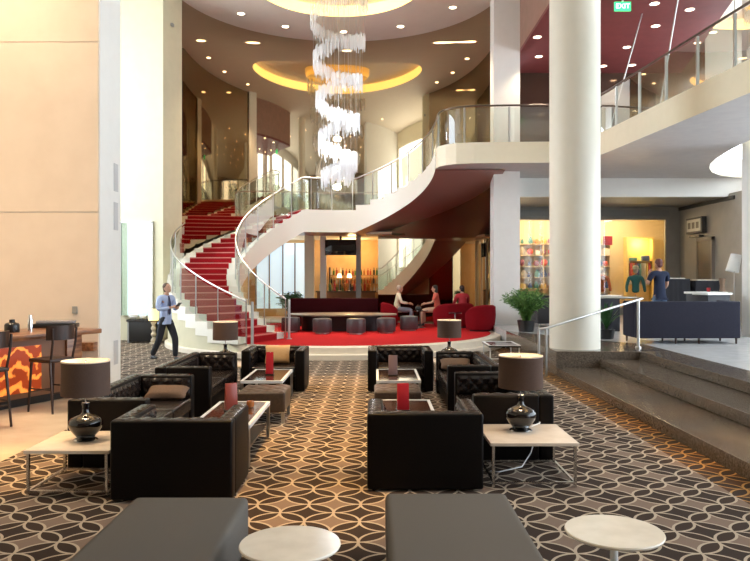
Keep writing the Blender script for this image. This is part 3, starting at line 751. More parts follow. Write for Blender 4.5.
# ------------------------------------------------------------------ people
def skin_mesh(joints, edges, root, lv=2):
    """joints: name -> (xyz, rx, ry)"""
    names = list(joints); idx = {n: i for i, n in enumerate(names)}
    me = bpy.data.meshes.new('skin_tmp'); me.from_pydata([joints[n][0] for n in names], [(idx[a], idx[b]) for a, b in edges], [])
    o = bpy.data.objects.new('skin_tmp', me); COL.objects.link(o)
    md = o.modifiers.new('s', 'SKIN'); md.use_smooth_shade = True
    sv = me.skin_vertices[0].data
    for i, n in enumerate(names):
        sv[i].radius = (joints[n][1], joints[n][2]); sv[i].use_root = (n == root)
    sb = o.modifiers.new('b', 'SUBSURF'); sb.levels = lv; sb.render_levels = lv
    bpy.context.view_layer.update()
    dg = bpy.context.evaluated_depsgraph_get(); em = o.evaluated_get(dg).to_mesh()
    v = [tuple(q.co) for q in em.vertices]; f = [tuple(p.vertices) for p in em.polygons]
    o.evaluated_get(dg).to_mesh_clear(); bpy.data.objects.remove(o); bpy.data.meshes.remove(me)
    return v, f
def hand(b, wrist, direc, palm_n, side, curl=.5):
    d = Vector(direc).normalized(); n = Vector(palm_n).normalized(); s = d.cross(n).normalized() * side; w_ = Vector(wrist)
    b.tube([w_ - d * .02, w_ + d * .02, w_ + d * .055, w_ + d * .09], [.024, .030, .034, .026], 8)
    for i, (o_, ln) in enumerate(((-.030, .062), (-.010, .075), (.010, .080), (.030, .070))):
        p = w_ + d * .085 + s * o_; p1 = p + (d * (1 - curl * .3) + n * curl * .5).normalized() * ln * .5; p2 = p1 + (d * (1 - curl * .8) + n * curl).normalized() * ln * .5
        b.tube([p, p1, p2], [.0095, .009, .007], 6)
    p = w_ + d * .02 + s * .028; p1 = p + (d * .6 + s * .8).normalized() * .035; b.tube([p, p1, p1 + (d + n * .3).normalized() * .03], [.012, .010, .008], 6)
def person(loc, rz, J, label, shirt, trousers, hair, shoe=BLACK, sleeve='long', headdir=(0, 1, 0), tie=None, hairlong=False, scale=1.0, group=None):
    e = empty('person', loc, rz, label, 'person', group); e.scale = (scale,) * 3
    g = lambda n: Vector(J[n])
    body = {'pelvis': (J['pelvis'], .115, .085), 'spine': (J['spine'], .105, .078), 'chest': (J['chest'], .12, .078), 'neckb': (J['neck'], .055, .055), 'neckt': (tuple(g('neck').lerp(g('head'), .5)), .05, .05)}
    E = [('pelvis', 'spine'), ('spine', 'chest'), ('chest', 'neckb'), ('neckb', 'neckt')]
    for s in 'LR':
        body['sh' + s] = (J['sh' + s], .045, .045); body['el' + s] = (J['el' + s], .04, .04); body['wr' + s] = (J['wr' + s], .027, .027)
        body['hip' + s] = (J['hip' + s], .085, .085); body['kn' + s] = (J['kn' + s], .058, .058); body['an' + s] = (J['an' + s], .038, .038)
        E += [('chest', 'sh' + s), ('sh' + s, 'el' + s), ('el' + s, 'wr' + s), ('pelvis', 'hip' + s), ('hip' + s, 'kn' + s), ('kn' + s, 'an' + s)]
    b = MB(); b.raw(*skin_mesh(body, E, 'pelvis'))
    h = g('head'); hd = Vector(headdir).normalized(); side = hd.cross(Vector((0, 0, 1))).normalized(); up = side.cross(hd).normalized()
    M = Matrix((side, hd, up)).transposed().to_4x4(); M.translation = h
    hb = MB(); hb.ball((0, .0, .02), .074, .092, .10, 16, 12); hb.ball((0, .028, -.045), .056, .060, .062, 12, 8)
    hb.tube([(0, .088, .015), (0, .108, -.012), (0, .088, -.022)], [.008, .014, .010], 6)
    for s in (-1, 1): hb.ball((s * .074, -.005, -.002), .010, .02, .03, 8, 6)
    hb.ball((0, .080, -.052), .022, .012, .006, 8, 4)
    b.raw([M @ Vector(v) for v in hb.v], hb.f)
    for s, sd in (('L', -1), ('R', 1)):
        wv = g('wr' + s); d = (wv - g('el' + s)).normalized(); hn = Vector((-sd * .6, .1, -.5)); hn = (hn - d * hn.dot(d)).normalized()
        hand(b, wv + d * .02, d, hn, sd)
    bo = b.build('body', SKIN, e)
    eb = MB()
    for s in (-1, 1): eb.ball((s * .028, .082, .016), .008, .006, .006, 8, 6)
    eb.v = [tuple(M @ Vector(v)) for v in eb.v]; eb.build('eyes', BLACK, bo)
    hr = MB(); n0 = 16
    for (c, rx, ry, rz_) in [((0, -.018, .045), .082, .092, .092)] + ([((0, -.05, -.04), .075, .06, .11)] if hairlong else [((0, -.05, -.005), .068, .055, .07)]): hr.ball(c, rx, ry, rz_, n0, 10)
    hr.v = [tuple(M @ Vector(v)) for v in hr.v]; hr.build('hair', hair, e)
    # shirt
    k = {'hem': (tuple(g('pelvis') + Vector((0, 0, -.07))), .155, .125), 'pelvis': (tuple(g('pelvis') + Vector((0, 0, .03))), .152, .12), 'spine': (J['spine'], .138, .105), 'chest': (J['chest'], .165, .115), 'up': (tuple(g('chest').lerp(g('neck'), .5)), .125, .095), 'neckb': (tuple(g('chest').lerp(g('neck'), 1.0)), .068, .068)}
    E = [('hem', 'pelvis'), ('pelvis', 'spine'), ('spine', 'chest'), ('chest', 'up'), ('up', 'neckb')]
    for s in 'LR':
        k['sh' + s] = (J['sh' + s], .075, .075)
        el = J['el' + s] if sleeve == 'long' else tuple(g('sh' + s).lerp(g('el' + s), .75))
        k['el' + s] = (el, .052 if sleeve == 'long' else .06, .052 if sleeve == 'long' else .06); E += [('up', 'sh' + s), ('sh' + s, 'el' + s)]
        if sleeve == 'long': k['wr' + s] = (tuple(g('el' + s).lerp(g('wr' + s), .9)), .037, .037); E += [('el' + s, 'wr' + s)]
    MB().raw(*skin_mesh(k, E, 'pelvis')).build('shirt', shirt, e)
    k = {'pelvis': (J['pelvis'], .15, .115), 'waist': (tuple(g('pelvis').lerp(g('spine'), .55)), .13, .10)}; E = [('pelvis', 'waist')]
    for s in 'LR':
        k['hip' + s] = (J['hip' + s], .105, .105); k['kn' + s] = (J['kn' + s], .078, .078); k['an' + s] = (J['an' + s], .062, .062)
        E += [('pelvis', 'hip' + s), ('hip' + s, 'kn' + s), ('kn' + s, 'an' + s)]
    MB().raw(*skin_mesh(k, E, 'pelvis')).build('trousers', trousers, e)
    for s in 'LR':
        a = g('an' + s); t = g('toe' + s); b = MB()
        z = a.z - .075
        b.tube([(a.x, a.y, z + .045), tuple((a * .5 + t * .5).to_2d()) + (z + .038,), (t.x, t.y, z + .028)], [.042, .042, .030], 8)
        b.box(-.04, .04, -.02, .02, -.012, .0, Matrix.Translation((a.x, a.y, z + .012)))
        b.build('shoe', shoe, e)
    if tie:
        c = g('chest'); n = g('neck'); sp_ = g('spine'); b = MB()
        f = .125
        b.raw([(n.x - .02, n.y + .07, n.z - .03), (n.x + .02, n.y + .07, n.z - .03), (c.x + .03, c.y + f, c.z - .05), (c.x - .03, c.y + f, c.z - .05), (sp_.x + .035, sp_.y + f, sp_.z - .06), (sp_.x - .035, sp_.y + f, sp_.z - .06), (sp_.x, sp_.y + f, sp_.z - .10)],
              [(0, 1, 2, 3), (3, 2, 4, 5), (5, 4, 6)])
        bb = MB(); bb.raw(b.v, b.f); bb.raw([(x, y + .008, z) for x, y, z in b.v], b.f); bb.build('tie', tie, e)
    return e
STAND = dict(pelvis=(0, 0, .94), spine=(0, 0, 1.14), chest=(0, .01, 1.36), neck=(0, .02, 1.50), head=(0, .045, 1.64),
             shL=(-.19, .0, 1.43), shR=(.19, .0, 1.43), elL=(-.25, .02, 1.16), elR=(.25, .02, 1.16), wrL=(-.10, .25, 1.20), wrR=(.08, .27, 1.22),
             hipL=(-.09, 0, .90), hipR=(.09, 0, .90), knL=(-.10, .06, .50), knR=(.11, .02, .49), anL=(-.11, -.02, .085), anR=(.12, -.04, .085), toeL=(-.13, .14, 0), toeR=(.15, .12, 0))
WALK = dict(STAND); WALK.update(knL=(-.10, .20, .50), anL=(-.10, .20, .085), toeL=(-.11, .37, 0), knR=(.10, -.10, .49), anR=(.11, -.33, .11), toeR=(.12, -.17, 0))
SIT = dict(pelvis=(0, 0, .56), spine=(0, -.02, .74), chest=(0, .02, .94), neck=(0, .04, 1.08), head=(0, .07, 1.21), shL=(-.18, .02, 1.01), shR=(.18, .02, 1.01),
           elL=(-.24, .12, .78), elR=(.24, .12, .78), wrL=(-.14, .36, .74), wrR=(.14, .36, .74), hipL=(-.09, .03, .54), hipR=(.09, .03, .54),
           knL=(-.12, .45, .52), knR=(.12, .45, .52), anL=(-.12, .48, .09), anR=(.12, .42, .09), toeL=(-.12, .64, 0), toeR=(.12, .58, 0))
BLUESHIRT = mat('light_blue_shirt', (.42, .50, .72), .8); NAVYTIE = mat('navy_tie', (.03, .035, .10), .6); BLACKTR = mat('black_trousers', (.015, .015, .02), .8)
WHITESH = mat('cream_shirt', (.75, .66, .48), .8); CORAL = mat('coral_shirt', (.62, .12, .08), .8); REDSH = mat('red_shirt', (.40, .02, .03), .8)
NAVYT = mat('navy_tshirt', (.008, .014, .040), .9); JEANS = mat('blue_jeans', (.10, .16, .26), .8); GREYTR = mat('grey_trousers', (.20, .20, .24), .8)
p = person((-4.75, 16.35, 0), R(-122), WALK, 'man in light blue shirt, navy tie and black trousers strolling beside the staircase', BLUESHIRT, BLACKTR, HAIRB, tie=NAVYTIE, headdir=(.05, 1, .25))
MB().box(-.05, .05, -.006, .006, -.08, .08, Matrix.Translation((0, .40, 1.27)) @ Matrix.Rotation(R(-50), 4, 'X')).build('phone', BLACK, p, smooth=False)
person((.74, 23.5, ZP), R(-90), SIT, 'grey haired person in cream shirt seated in profile by the ottomans', WHITESH, GREYTR, HAIRG)
person((2.0, 23.3, ZP), R(80), SIT, 'dark haired person in coral top leaning in from a red chair', CORAL, mat('tan_trousers', (.5, .32, .22), .8), HAIRD, sleeve='short', hairlong=True)
person((2.78, 22.85, ZP), R(15), SIT, 'dark haired person in red shirt seen from behind on the red loveseat', REDSH, BLACKTR, HAIRD)
NV = dict(STAND); NV.update(elR=(.24, .06, 1.18), wrR=(.22, .2, 1.02), elL=(-.28, .06, 1.20), wrL=(-.14, .18, 1.42))
person((6.84, 17.3, ZU), R(15), NV, 'man in navy t-shirt and jeans standing with his back turned behind the long sofa', NAVYT, JEANS, mat('auburn_hair', (.10, .025, .02), .6), sleeve='short', scale=1.06)

# ------------------------------------------------------------------ furniture on the red platform
e = empty('long_bench', (-1.35, 23.6, ZP), 0, 'long dark burgundy bench with high back behind the oval table', 'bench')
rbox(-1.45, 1.45, -.30, .25, .08, .45, 'seat', DARKRED, e, .04); rbox(-1.45, 1.45, .15, .38, .08, .90, 'backrest', DARKRED, e, .04)
MB().box(-1.4, 1.4, -.25, .3, 0, .08).build('plinth', BLACK, e, smooth=False)
e = empty('oval_table', (-1.0, 21.6, ZP), 0, 'large oval brown table surrounded by drum ottomans', 'table')
def ell(a, b_, n=48): return [(a * math.cos(2 * PI * i / n), b_ * math.sin(2 * PI * i / n)) for i in range(n)]
MB().prism(ell(1.65, .80), .46, .50).build('tabletop', noisy('brown_stone_top', (.22, .17, .12), (.28, .21, .15), 6, .3), e, bevel=.008)
MB().prism(ell(1.2, .42), 0, .46).build('pedestal', BLACK, e)
for i, (x, y) in enumerate([(-2.45, 20.95), (-1.49, 20.35), (-.53, 20.25), (.32, 20.62), (1.02, 21.55)]):
    e = empty('drum_ottoman', (x, y, ZP), 0, ['dark drum ottoman at the left end of the oval table', 'second drum ottoman from the left along the oval table', 'middle one of the five drum ottomans', 'fourth drum ottoman from the left along the oval table', 'dark drum ottoman at the right end of the oval table by the seated person'][i], 'ottoman', 'drum ottomans around the oval table')
    MB().lathe([(0, .04), (.26, .04), (.272, .06), (.272, .38), (.26, .42), (.2, .435), (0, .44)], (0, 0, 0), 32).build('padded_drum', noisy('charcoal_leather', (.06, .05, .055), (.08, .066, .07), 40, .4), e)
    MB().lathe([(0, 0), (.2, 0), (.2, .04), (0, .04)], (0, 0, 0), 24).build('base_ring', STEEL, e)
def tub_chair(loc, rz, W, label, m=REDVELVET, L=0.0, name='tub_chair'):
    e = empty(name, loc, rz, label, 'armchair', 'red tub seats on the platform'); r = W / 2
    vs_, fs_ = [], []; n = 40
    def path(t):  # U-shape open toward +Y, optional straight middle L
        a = PI + .25 - (PI + .5) * t + PI
        x, y = r * math.cos(a), r * .9 * math.sin(a)
        return x + (L if x > 0 else -L) * min(1, abs(x) / (r * .5)), y
    for i in range(n + 1):
        t = i / n; x, y = path(t); k = abs(2 * t - 1); h = .78 - .20 * k ** 3
        ln = math.hypot(x, y) or 1; ix, iy = x * (1 - .13 / ln), y * (1 - .13 / ln)
        mx, my = (x + ix) / 2, (y + iy) / 2
        vs_ += [(x * .93, y * .93, .05), (x * 1.02, y * 1.02, h * .6), (x, y, h - .04), (mx, my, h), (ix, iy, h - .04), (ix, iy, .30)]
    for i in range(n):
        for j in range(5): fs_.append((i * 6 + j, (i + 1) * 6 + j, (i + 1) * 6 + j + 1, i * 6 + j + 1))
    fs_ += [(0, 1, 2, 3, 4, 5), tuple(n * 6 + j for j in range(6))[::-1]]
    MB().raw(vs_, fs_).build('backrest', m, e)
    P = [path(i / 30) for i in range(31)]
    MB().prism([(x * .88, y * .88) for x, y in P], .06, .40).build('seat', m, e, bevel=.04)
    MB().prism([(x * .7, y * .7) for x, y in P], 0, .06).build('plinth', BLACK, e, smooth=False)
    return e
tub_chair((3.12, 21.45, ZP), R(35), .98, 'deep red tub chair at the right edge of the platform beside the bushy plant')
tub_chair((2.48, 22.85, ZP), R(25), 1.02, 'wide deep red loveseat with two people seated on it', L=.18, name='tub_loveseat')
tub_chair((.55, 23.55, ZP), R(-75), .80, 'small red tub chair under the person in the cream shirt')
e = empty('cocktail_table', (1.42, 22.7, ZP), 0, 'small dark round table between the seated people', 'table')
MB().lathe([(0, .52), (.26, .52), (.27, .535), (.26, .55), (0, .55)], (0, 0, 0), 24).build('tabletop', BLACKGLASS, e); MB().lathe([(.02, .52), (.02, .04), (.18, .01), (.18, 0), (0, 0)], (0, 0, 0), 20).build('pedestal', BLACK, e)
tag(MB().ball((1.36, 22.66, ZP + .62), .10, .08, .07).tube([(1.3, 22.66, ZP + .66), (1.36, 22.66, ZP + .74), (1.44, 22.66, ZP + .66)], .012, 6).build('handbag', BLACK), 'black handbag sitting on the small dark table', 'bag')
e = empty('cocktail_table', (2.42, 21.75, ZP), 0, 'small dark round table between the loveseat and the tub chair', 'table')
MB().lathe([(0, .50), (.20, .50), (.21, .515), (.20, .53), (0, .53)], (0, 0, 0), 24).build('tabletop', BLACKGLASS, e); MB().lathe([(.02, .5), (.02, .04), (.15, .01), (.15, 0), (0, 0)], (0, 0, 0), 20).build('pedestal', STEEL, e)

# ------------------------------------------------------------------ bar alcove behind the staircase
struct('floor_bar', MB().box(-5.2, .6, 26.0, 30, ZP - .3, ZP - .02), TANFLOOR)
b = MB().box(-5.2, .6, 29.8, 30, 0, 3.5).box(.35, .55, 26.35, 29.8, 0, 3.42).box(-5.4, -5.2, 25.6, 29.8, 0, 3.42)
struct('wall_bar', b, noisy('amber_bar_wall', (.70, .44, .19), (.76, .50, .23), 3, .6))
struct('ceiling_bar', MB().box(-5.4, .6, 25.4, 30, 3.42, 3.5), CREAM)
for i, (x, y, s_) in enumerate([(-2.42, 26.6, .17), (-1.93, 26.9, .11)]):
    tag(MB().box(x - s_, x + s_, y - s_, y + s_, 0, 3.42).build('square_pillar', [CREAM, WHITE][i], smooth=False), ['broad cream pillar at the bar beside the bright window', 'slim white pillar at the bar left of the screen'][i], 'pillar')
tag(MB().box(-.70, -.52, 26.5, 26.7, 0, 3.42).box(0, 0, 0, 0, 0, 0).build('square_pillar', MIDGREY, smooth=False), 'slim grey pillar right of the bar shelves', 'pillar')
e = empty('television', (-1.28, 26.8, 3.05), 0, 'black screen hanging from the ceiling above the bar', 'television')
MB().box(-.58, .58, -.03, .03, -.34, .24).build('screen', BLACKGLASS, e, bevel=.01); MB().box(-.04, .04, -.02, .02, .24, .37).build('ceiling_mount', BLACK, e, smooth=False)
wn = empty('window_8'); wn['kind'] = 'structure'
MB().box(-4.9, -2.75, 29.70, 29.72, .6, 3.3).build('window_pane', mat('daylit_pane', (.6, .75, .85), .2, emit=(.62, .80, .92), estr=.5), wn, smooth=False)
f = MB()
for x in (-4.9, -4.35, -3.8, -3.3, -2.75): f.box(x - .03, x + .03, 29.62, 29.74, .6, 3.3)
f.build('window_frame', MIDGREY, wn, smooth=False)
e = empty('bar_counter', (-1.2, 27.6, ZP), 0, 'bar counter with bottles under the amber light behind the red bench', 'bar counter')
MB().box(-1.0, 1.2, -.3, .3, 0, 1.02).build('counter_body', mat('bar_front', (.25, .12, .06), .4), e, smooth=False); MB().box(-1.05, 1.25, -.35, .35, 1.02, 1.07).build('countertop', GRANITE, e, smooth=False)
e = empty('back_bar_shelf', (-.95, 29.5, ZP), 0, 'back bar shelving against the amber wall', 'shelf')
for z in (.95, 1.3, 1.65): MB().box(-.9, 1.1, -.15, .15, z, z + .03).build('shelf_board', mat('shelf_wood', (.45, .26, .12), .4), e, smooth=False)
for x in (-.9, 1.1): MB().box(x - .02, x + .02, -.15, .15, 0, 2.0).build('upright', DARKWOOD, e, smooth=False)
BOT = [mat('bottle_amber', (.35, .12, .02), .15), mat('bottle_green', (.05, .16, .04), .15), mat('bottle_clear', (.75, .72, .62), .1), mat('bottle_dark', (.03, .02, .02), .15), mat('bottle_red', (.45, .05, .03), .2)]
def bottle(x, y, z, m, label, grp, s=1):
    o = MB().lathe([(0, 0), (.038, 0), (.04, .01), (.04, .17), (.03, .205), (.014, .225), (.013, .29), (.017, .292), (.017, .305), (0, .306)], (0, 0, 0), 10).build('bottle', m); o.location = (x, y, z); o.scale = (s,) * 3
    return tag(o, label, 'bottle', grp)
proto = {}
for z in (.98, 1.33, 1.68):
    for i in range(16):
        k = rng.randrange(5); x = -1.8 + i * .125 + rng.uniform(-.02, .02)
        if k not in proto: proto[k] = bottle(x, 29.5, ZP + z, BOT[k], 'small bottle standing on the shelves against the amber bar wall', 'bottles on the back bar')
        else:
            c = proto[k].copy(); COL.objects.link(c); c.location = (x, 29.5, ZP + z); q_ = rng.uniform(.7, 1.05); c.scale = (q_, q_, q_)
for i in range(11):
    k = rng.randrange(5); c = proto[k].copy() if k in proto else None
    if c: COL.objects.link(c); c.location = (-2.1 + i * .19 + rng.uniform(-.03, .03), 27.55, ZP + 1.07); c.scale = (1.25,) * 3; c['label'] = 'bottle standing on the bar counter behind the red bench'; c['group'] = 'bottles on the bar counter'
for i, x in enumerate((-1.36, -.98)):
    e = empty('bar_lamp', (x, 27.5, ZP + 1.07), 0, ['small glowing lamp on the bar, the left one of two', 'small glowing lamp on the bar, the right one of two'][i], 'lamp', 'small lamps on the bar')
    MB().lathe([(0, 0), (.06, 0), (.012, .03), (.012, .5)], (0, 0, 0), 12).build('stem', STEEL, e); MB().lathe([(.10, .5), (.06, .66)], (0, 0, 0), 16).build('lamp_shade', mat('glowing_shade', (1, .8, .5), .6, emit=(1, .72, .38), estr=3), e)
light('POINT', 'bar_glow', (-.9, 28.6, 3.1), 60, (1, .68, .32), .2)
light('POINT', 'bar_glow', (-3.6, 28.2, 3.1), 25, (.8, .9, 1), .2)

# ------------------------------------------------------------------ shop behind the glass
b = MB().box(3.6, 12.2, 29.4, 29.6, 0, 4.6).box(3.5, 3.6, 27.2, 29.5, 0, 4.6).box(12.1, 12.2, 27.2, 29.5, 0, 4.6)
struct('wall_shop_back', b, SHOPW); struct('floor_shop', MB().box(3.6, 12.1, 27.2, 29.4, ZU, ZU + .02), TANFLOOR); struct('ceiling_shop_inner', MB().box(3.6, 12.1, 27.2, 29.4, 4.2, 4.3), SHOPW)
wn = empty('window_9'); wn['kind'] = 'structure'
MB().box(4.95, 10.95, 27.08, 27.10, .75, 4.05).build('window_pane', WINGLASS, wn, smooth=False)
f = MB()
for x in (4.95, 8.3, 10.95): f.box(x - .04, x + .04, 27.02, 27.16, .75, 4.05)
f.build('window_frame', MIDGREY, wn, smooth=False)
for i, (x, w_) in enumerate([(9.15, .5), (10.0, .9), (5.9, .5), (7.1, .6)]):
    tag(MB().box(x - w_ / 2, x + w_ / 2, 27.9, 28.05, 4.16, 4.2).build('strip_light', mat('shop_strip', (1, .9, .7), .5, emit=(1, .82, .5), estr=5), smooth=False), 'lit strip light on the shop ceiling, ' + ['left of the niche', 'the longest, near the niche', 'nearest the square pillar', 'hidden partly by the round column'][i], 'ceiling light', 'strip lights in the shop')
for x in (5.7, 7.6, 9.6): light('POINT', 'shop_glow', (x, 28.1, 3.85), 70, (1, .74, .42), .25)
e = empty('display_niche', (10.7, 29.2, ZU), 0, 'tall yellow lit display niche with hanging clothes in the shop', 'display')
MB().box(-.55, -.47, -.2, .2, 0, 3.05).box(.47, .55, -.2, .2, 0, 3.05).box(-.47, .47, -.2, .2, 2.97, 3.05).build('niche_frame', mat('niche_yellow', (.95, .75, .30), .5), e, smooth=False)
MB().box(-.47, .47, .14, .18, 0, 2.97).build('niche_back', mat('niche_yellow', (1, 1, 1)), e, smooth=False)
for z in (2.05, 1.1): MB().box(-.47, .47, -.15, .14, z, z + .04).build('shelf_board', SHOPW, e, smooth=False)
light('POINT', 'niche_glow', (10.7, 29.0, ZU + 2.8), 22, (1, .75, .25), .08)
CLO = [mat('cloth_%d' % i, c, .8) for i, c in enumerate([(.6, .08, .05), (.08, .12, .3), (.75, .7, .6), (.85, .3, .05), (.12, .3, .3), (.8, .6, .2), (.3, .1, .15), (.5, .45, .4)])]
for i in range(9):
    o = MB().box(-.03, .03, -.12, .12, -.6, 0).build('hanging_garment', CLO[(i * 3) % 8], bevel=.02); o.location = (10.33 + i * .09, 29.08, ZU + 2.0)
    tag(o, ['red', 'orange', 'maroon', 'navy', 'teal', 'grey', 'cream', 'golden', 'scarlet'][i] + ' garment hanging in the yellow lit niche', 'clothes', 'garments hanging in the niche')
for i in range(4):
    o = rbox(-.14, .14, -.12, .12, 0, .12 + .08 * (i % 2), 'folded_clothes', CLO[(i * 5 + 2) % 8], None, .02); o.location = (10.4 + (i % 2) * .5, 29.05, ZU + (1.14 if i < 2 else 2.09))
    tag(o, 'folded clothes stacked in the yellow niche, ' + ['lower shelf, left pile', 'lower shelf, right pile', 'upper shelf, left pile', 'upper shelf, right pile'][i], 'clothes', 'folded clothes in the niche')
e = empty('shop_shelving', (7.4, 29.2, ZU), 0, 'wide wall shelving full of colourful goods in the shop', 'shelf')
for z in (.5, .95, 1.4, 1.85, 2.3, 2.75): MB().box(-1.9, 2.1, -.18, .18, z, z + .03).build('shelf_board', mat('pale_shelf', (.85, .70, .45), .5), e, smooth=False)
for x in (-1.9, -.6, .75, 2.1): MB().box(x - .02, x + .02, -.18, .18, 0, 3.1).build('upright', mat('pale_shelf', (1, 1, 1)), e, smooth=False)
GOOD = CLO + [mat('goods_white', (.85, .82, .75), .4), mat('goods_yellow', (.9, .65, .1), .5)]
protos = []
for k in range(10):
    b = MB()
    if k % 3 == 0: b.ball((0, 0, .13), .12, .1, .13)
    elif k % 3 == 1: b.lathe([(0, 0), (.09, 0), (.12, .12), (.07, .22), (.04, .3), (0, .3)], (0, 0, 0), 10)
    else: b.box(-.12, .12, -.08, .08, 0, .24)
    protos.append((b, k))
made = {}
for z in (.53, .98, 1.43, 1.88, 2.33, 2.78):
    for i in range(14):
        k = rng.randrange(10); x = 5.7 + i * .28 + rng.uniform(-.04, .04)
        if k not in made: o = protos[k][0].build('shop_item', GOOD[k], bevel=.015 if k % 3 == 2 else 0); made[k] = o
        else: o = made[k].copy(); COL.objects.link(o)
        o.location = (x, 29.15, ZU + z); q_ = rng.uniform(.6, 1.1); o.scale = (q_ * rng.uniform(.8, 1.2), q_, q_); tag(o, 'small colourful souvenir on the warm lit shop shelves', 'souvenir', 'goods on the shop shelves')
def mannequin(x, y, m, label, hat=None, s=1):
    e = empty('mannequin', (x, y, ZU), 0, label, 'mannequin')
    MB().lathe([(0, 0), (.16, 0), (.16, .02), (.02, .04), (.02, .8)], (0, 0, 0), 16).build('stand', STEEL, e)
    k = {'p': ((0, 0, .85), .15, .11), 's': ((0, 0, 1.1), .14, .10), 'c': ((0, 0, 1.38), .19, .12), 'n': ((0, 0, 1.52), .06, .06), 'a': ((-.24, 0, 1.42), .07, .07), 'b': ((-.32, .02, 1.1), .06, .06), 'd': ((.24, 0, 1.42), .07, .07), 'f': ((.32, .02, 1.1), .06, .06), 'g': ((-.33, -.05, .88), .05, .05), 'h': ((.33, -.05, .88), .05, .05)}
    MB().raw(*skin_mesh(k, [('p', 's'), ('s', 'c'), ('c', 'n'), ('c', 'a'), ('a', 'b'), ('c', 'd'), ('d', 'f'), ('b', 'g'), ('f', 'h')], 's')).build('jacket', m, e)
    MB().ball((0, 0, 1.68), .09, .1, .125).build('head', mat('mannequin_skin', (.75, .6, .45), .5), e)
    if hat: MB().lathe([(.17, 1.72), (.11, 1.74), (.105, 1.82), (.06, 1.86), (0, 1.865)], (0, 0, 0), 20).build('hat', hat, e)
mannequin(9.52, 26.3, mat('teal_jacket', (.05, .20, .19), .8), 'mannequin in teal hooded jacket and cream hat before the shop window', mat('cream_hat', (.85, .75, .5), .7))
mannequin(8.75, 27.8, mat('orange_top', (.75, .18, .04), .8), 'mannequin in orange top in the shop window beside the round column')
tag(MB().box(8.95, 9.30, 28.2, 28.24, 3.15, 3.5).build('hanging_sign', REDACRYL, smooth=False), 'small red sign hanging inside the shop', 'sign')
# framed notice on the right back wall
e = empty('framed_picture', (11.36, 25.45, 3.72), 0, 'light framed notice box mounted high on the grey wall above the door', 'picture')
MB().box(-.10, .08, -.62, .62, -.28, .28).build('frame', mat('dark_frame', (.06, .055, .05), .5), e, bevel=.01); MB().box(-.115, -.10, -.54, .54, -.21, .21).build('mount', mat('pale_mount', (.55, .53, .48), .5), e, smooth=False)
b = MB()
for q in (-.32, 0, .32): b.box(-.12, -.115, q - .11, q + .11, -.11, .11)
b.build('picture_marks', mat('dark_marks', (.14, .12, .10), .6), e, smooth=False)
tag(MB().box(11.22, 11.37, 24.9, 25.7, 3.30, 3.36).build('wall_ledge', TRIMDARK, smooth=False), 'narrow dark ledge under the framed notice', 'ledge')

# ------------------------------------------------------------------ furniture on the upper level
e = empty('navy_sofa', (6.72, 15.85, ZU), 0, 'long dark navy sofa seen from behind on the upper level', 'sofa')
rbox(-1.12, 1.12, -.42, -.28, .12, .91, 'backrest', NAVY, e, .03); rbox(-1.12, -.98, -.28, .42, .12, .91, 'armrest', NAVY, e, .03); rbox(.98, 1.12, -.28, .42, .12, .91, 'armrest', NAVY, e, .03)
rbox(-.98, .98, -.28, .40, .12, .30, 'seat_base', NAVY, e, .01); rbox(-.975, -.005, -.27, .42, .30, .48, 'seat_cushion', NAVY, e, .04); rbox(.005, .975, -.27, .42, .30, .48, 'seat_cushion', NAVY, e, .04)
for sx in (-1.05, -.25, .25, 1.05):
    for y in (-.36, .36): MB().tube([(sx, y, 0), (sx, y, .13)], .02, 8, .028).build('leg', DARKWOOD, e)
tag(rbox(6.6, 6.95, 15.9, 16.2, ZU + .49, ZU + .60, 'folded_magazines', mat('magazine_paper', (.75, .70, .66), .5), None, .01), 'pale magazines piled on the navy sofa', 'magazines')
def bar_desk(loc, W, D, H, rz, label, name='side_counter'):
    e = empty(name, loc, rz, label, 'counter', 'dark counters with white tops')
    MB().box(-W / 2 + .04, W / 2 - .04, -D / 2 + .04, D / 2 - .04, 0, H - .05).build('counter_body', mat('black_cloth_front', (.014, .015, .022), .6), e, bevel=.01)
    MB().box(-W / 2, W / 2, -D / 2, D / 2, H - .05, H).build('countertop', WHITEMET, e, bevel=.005)
bar_desk((8.1, 17.3, ZU), .75, .5, 1.06, .35, 'dark counter with white top right of the navy man')
bar_desk((8.45, 18.4, ZU), .9, .5, 1.06, .2, 'dark counter with white top near the white column at the right edge')
bar_desk((5.75, 19.2, ZU), 1.5, .5, .95, 0, 'dark counter with white papers just right of the round column')
def draped(loc, W, H, label):
    e = empty('draped_cabinet', loc, 0, label, 'cabinet', 'black draped cabinets by the grey wall'); n = 72; vs_ = []
    for z, k in ((0, 1.04), (H * .5, 1.0), (H, .96)):
        for i in range(n):
            a = 2 * PI * i / n; c, s_ = math.cos(a), math.sin(a); q = max(abs(c), abs(s_)); f = (1 + .025 * math.sin(i * PI / 2) * (1 - z / H * .5)) * k
            vs_.append((c / q * W / 2 * f, s_ / q * .35 * f, z))
    fs_ = [(j * n + i, j * n + (i + 1) % n, (j + 1) * n + (i + 1) % n, (j + 1) * n + i) for j in range(2) for i in range(n)]
    MB().raw(vs_, fs_ + [tuple(range(2 * n, 3 * n))]).build('black_drape', mat('black_drape', (.018, .018, .024), .85), e)
    MB().box(-W * .35, W * .35, -.22, .22, H, H + .03).build('tray', mat('cream_tray', (.7, .65, .55), .4), e, smooth=False)
draped((8.95, 21.6, ZU), .75, 1.38, 'black draped cabinet against the grey wall, the left one'); draped((9.85, 21.5, ZU), .85, 1.33, 'black draped cabinet against the grey wall, the right one')
tag(MB().lathe([(0, 0), (.04, 0), (.045, .1), (0, .1)], (8.5, 18.35, ZU + 1.06), 12).build('candle', REDACRYL), 'small red candle on the white counter top at the right', 'candle')
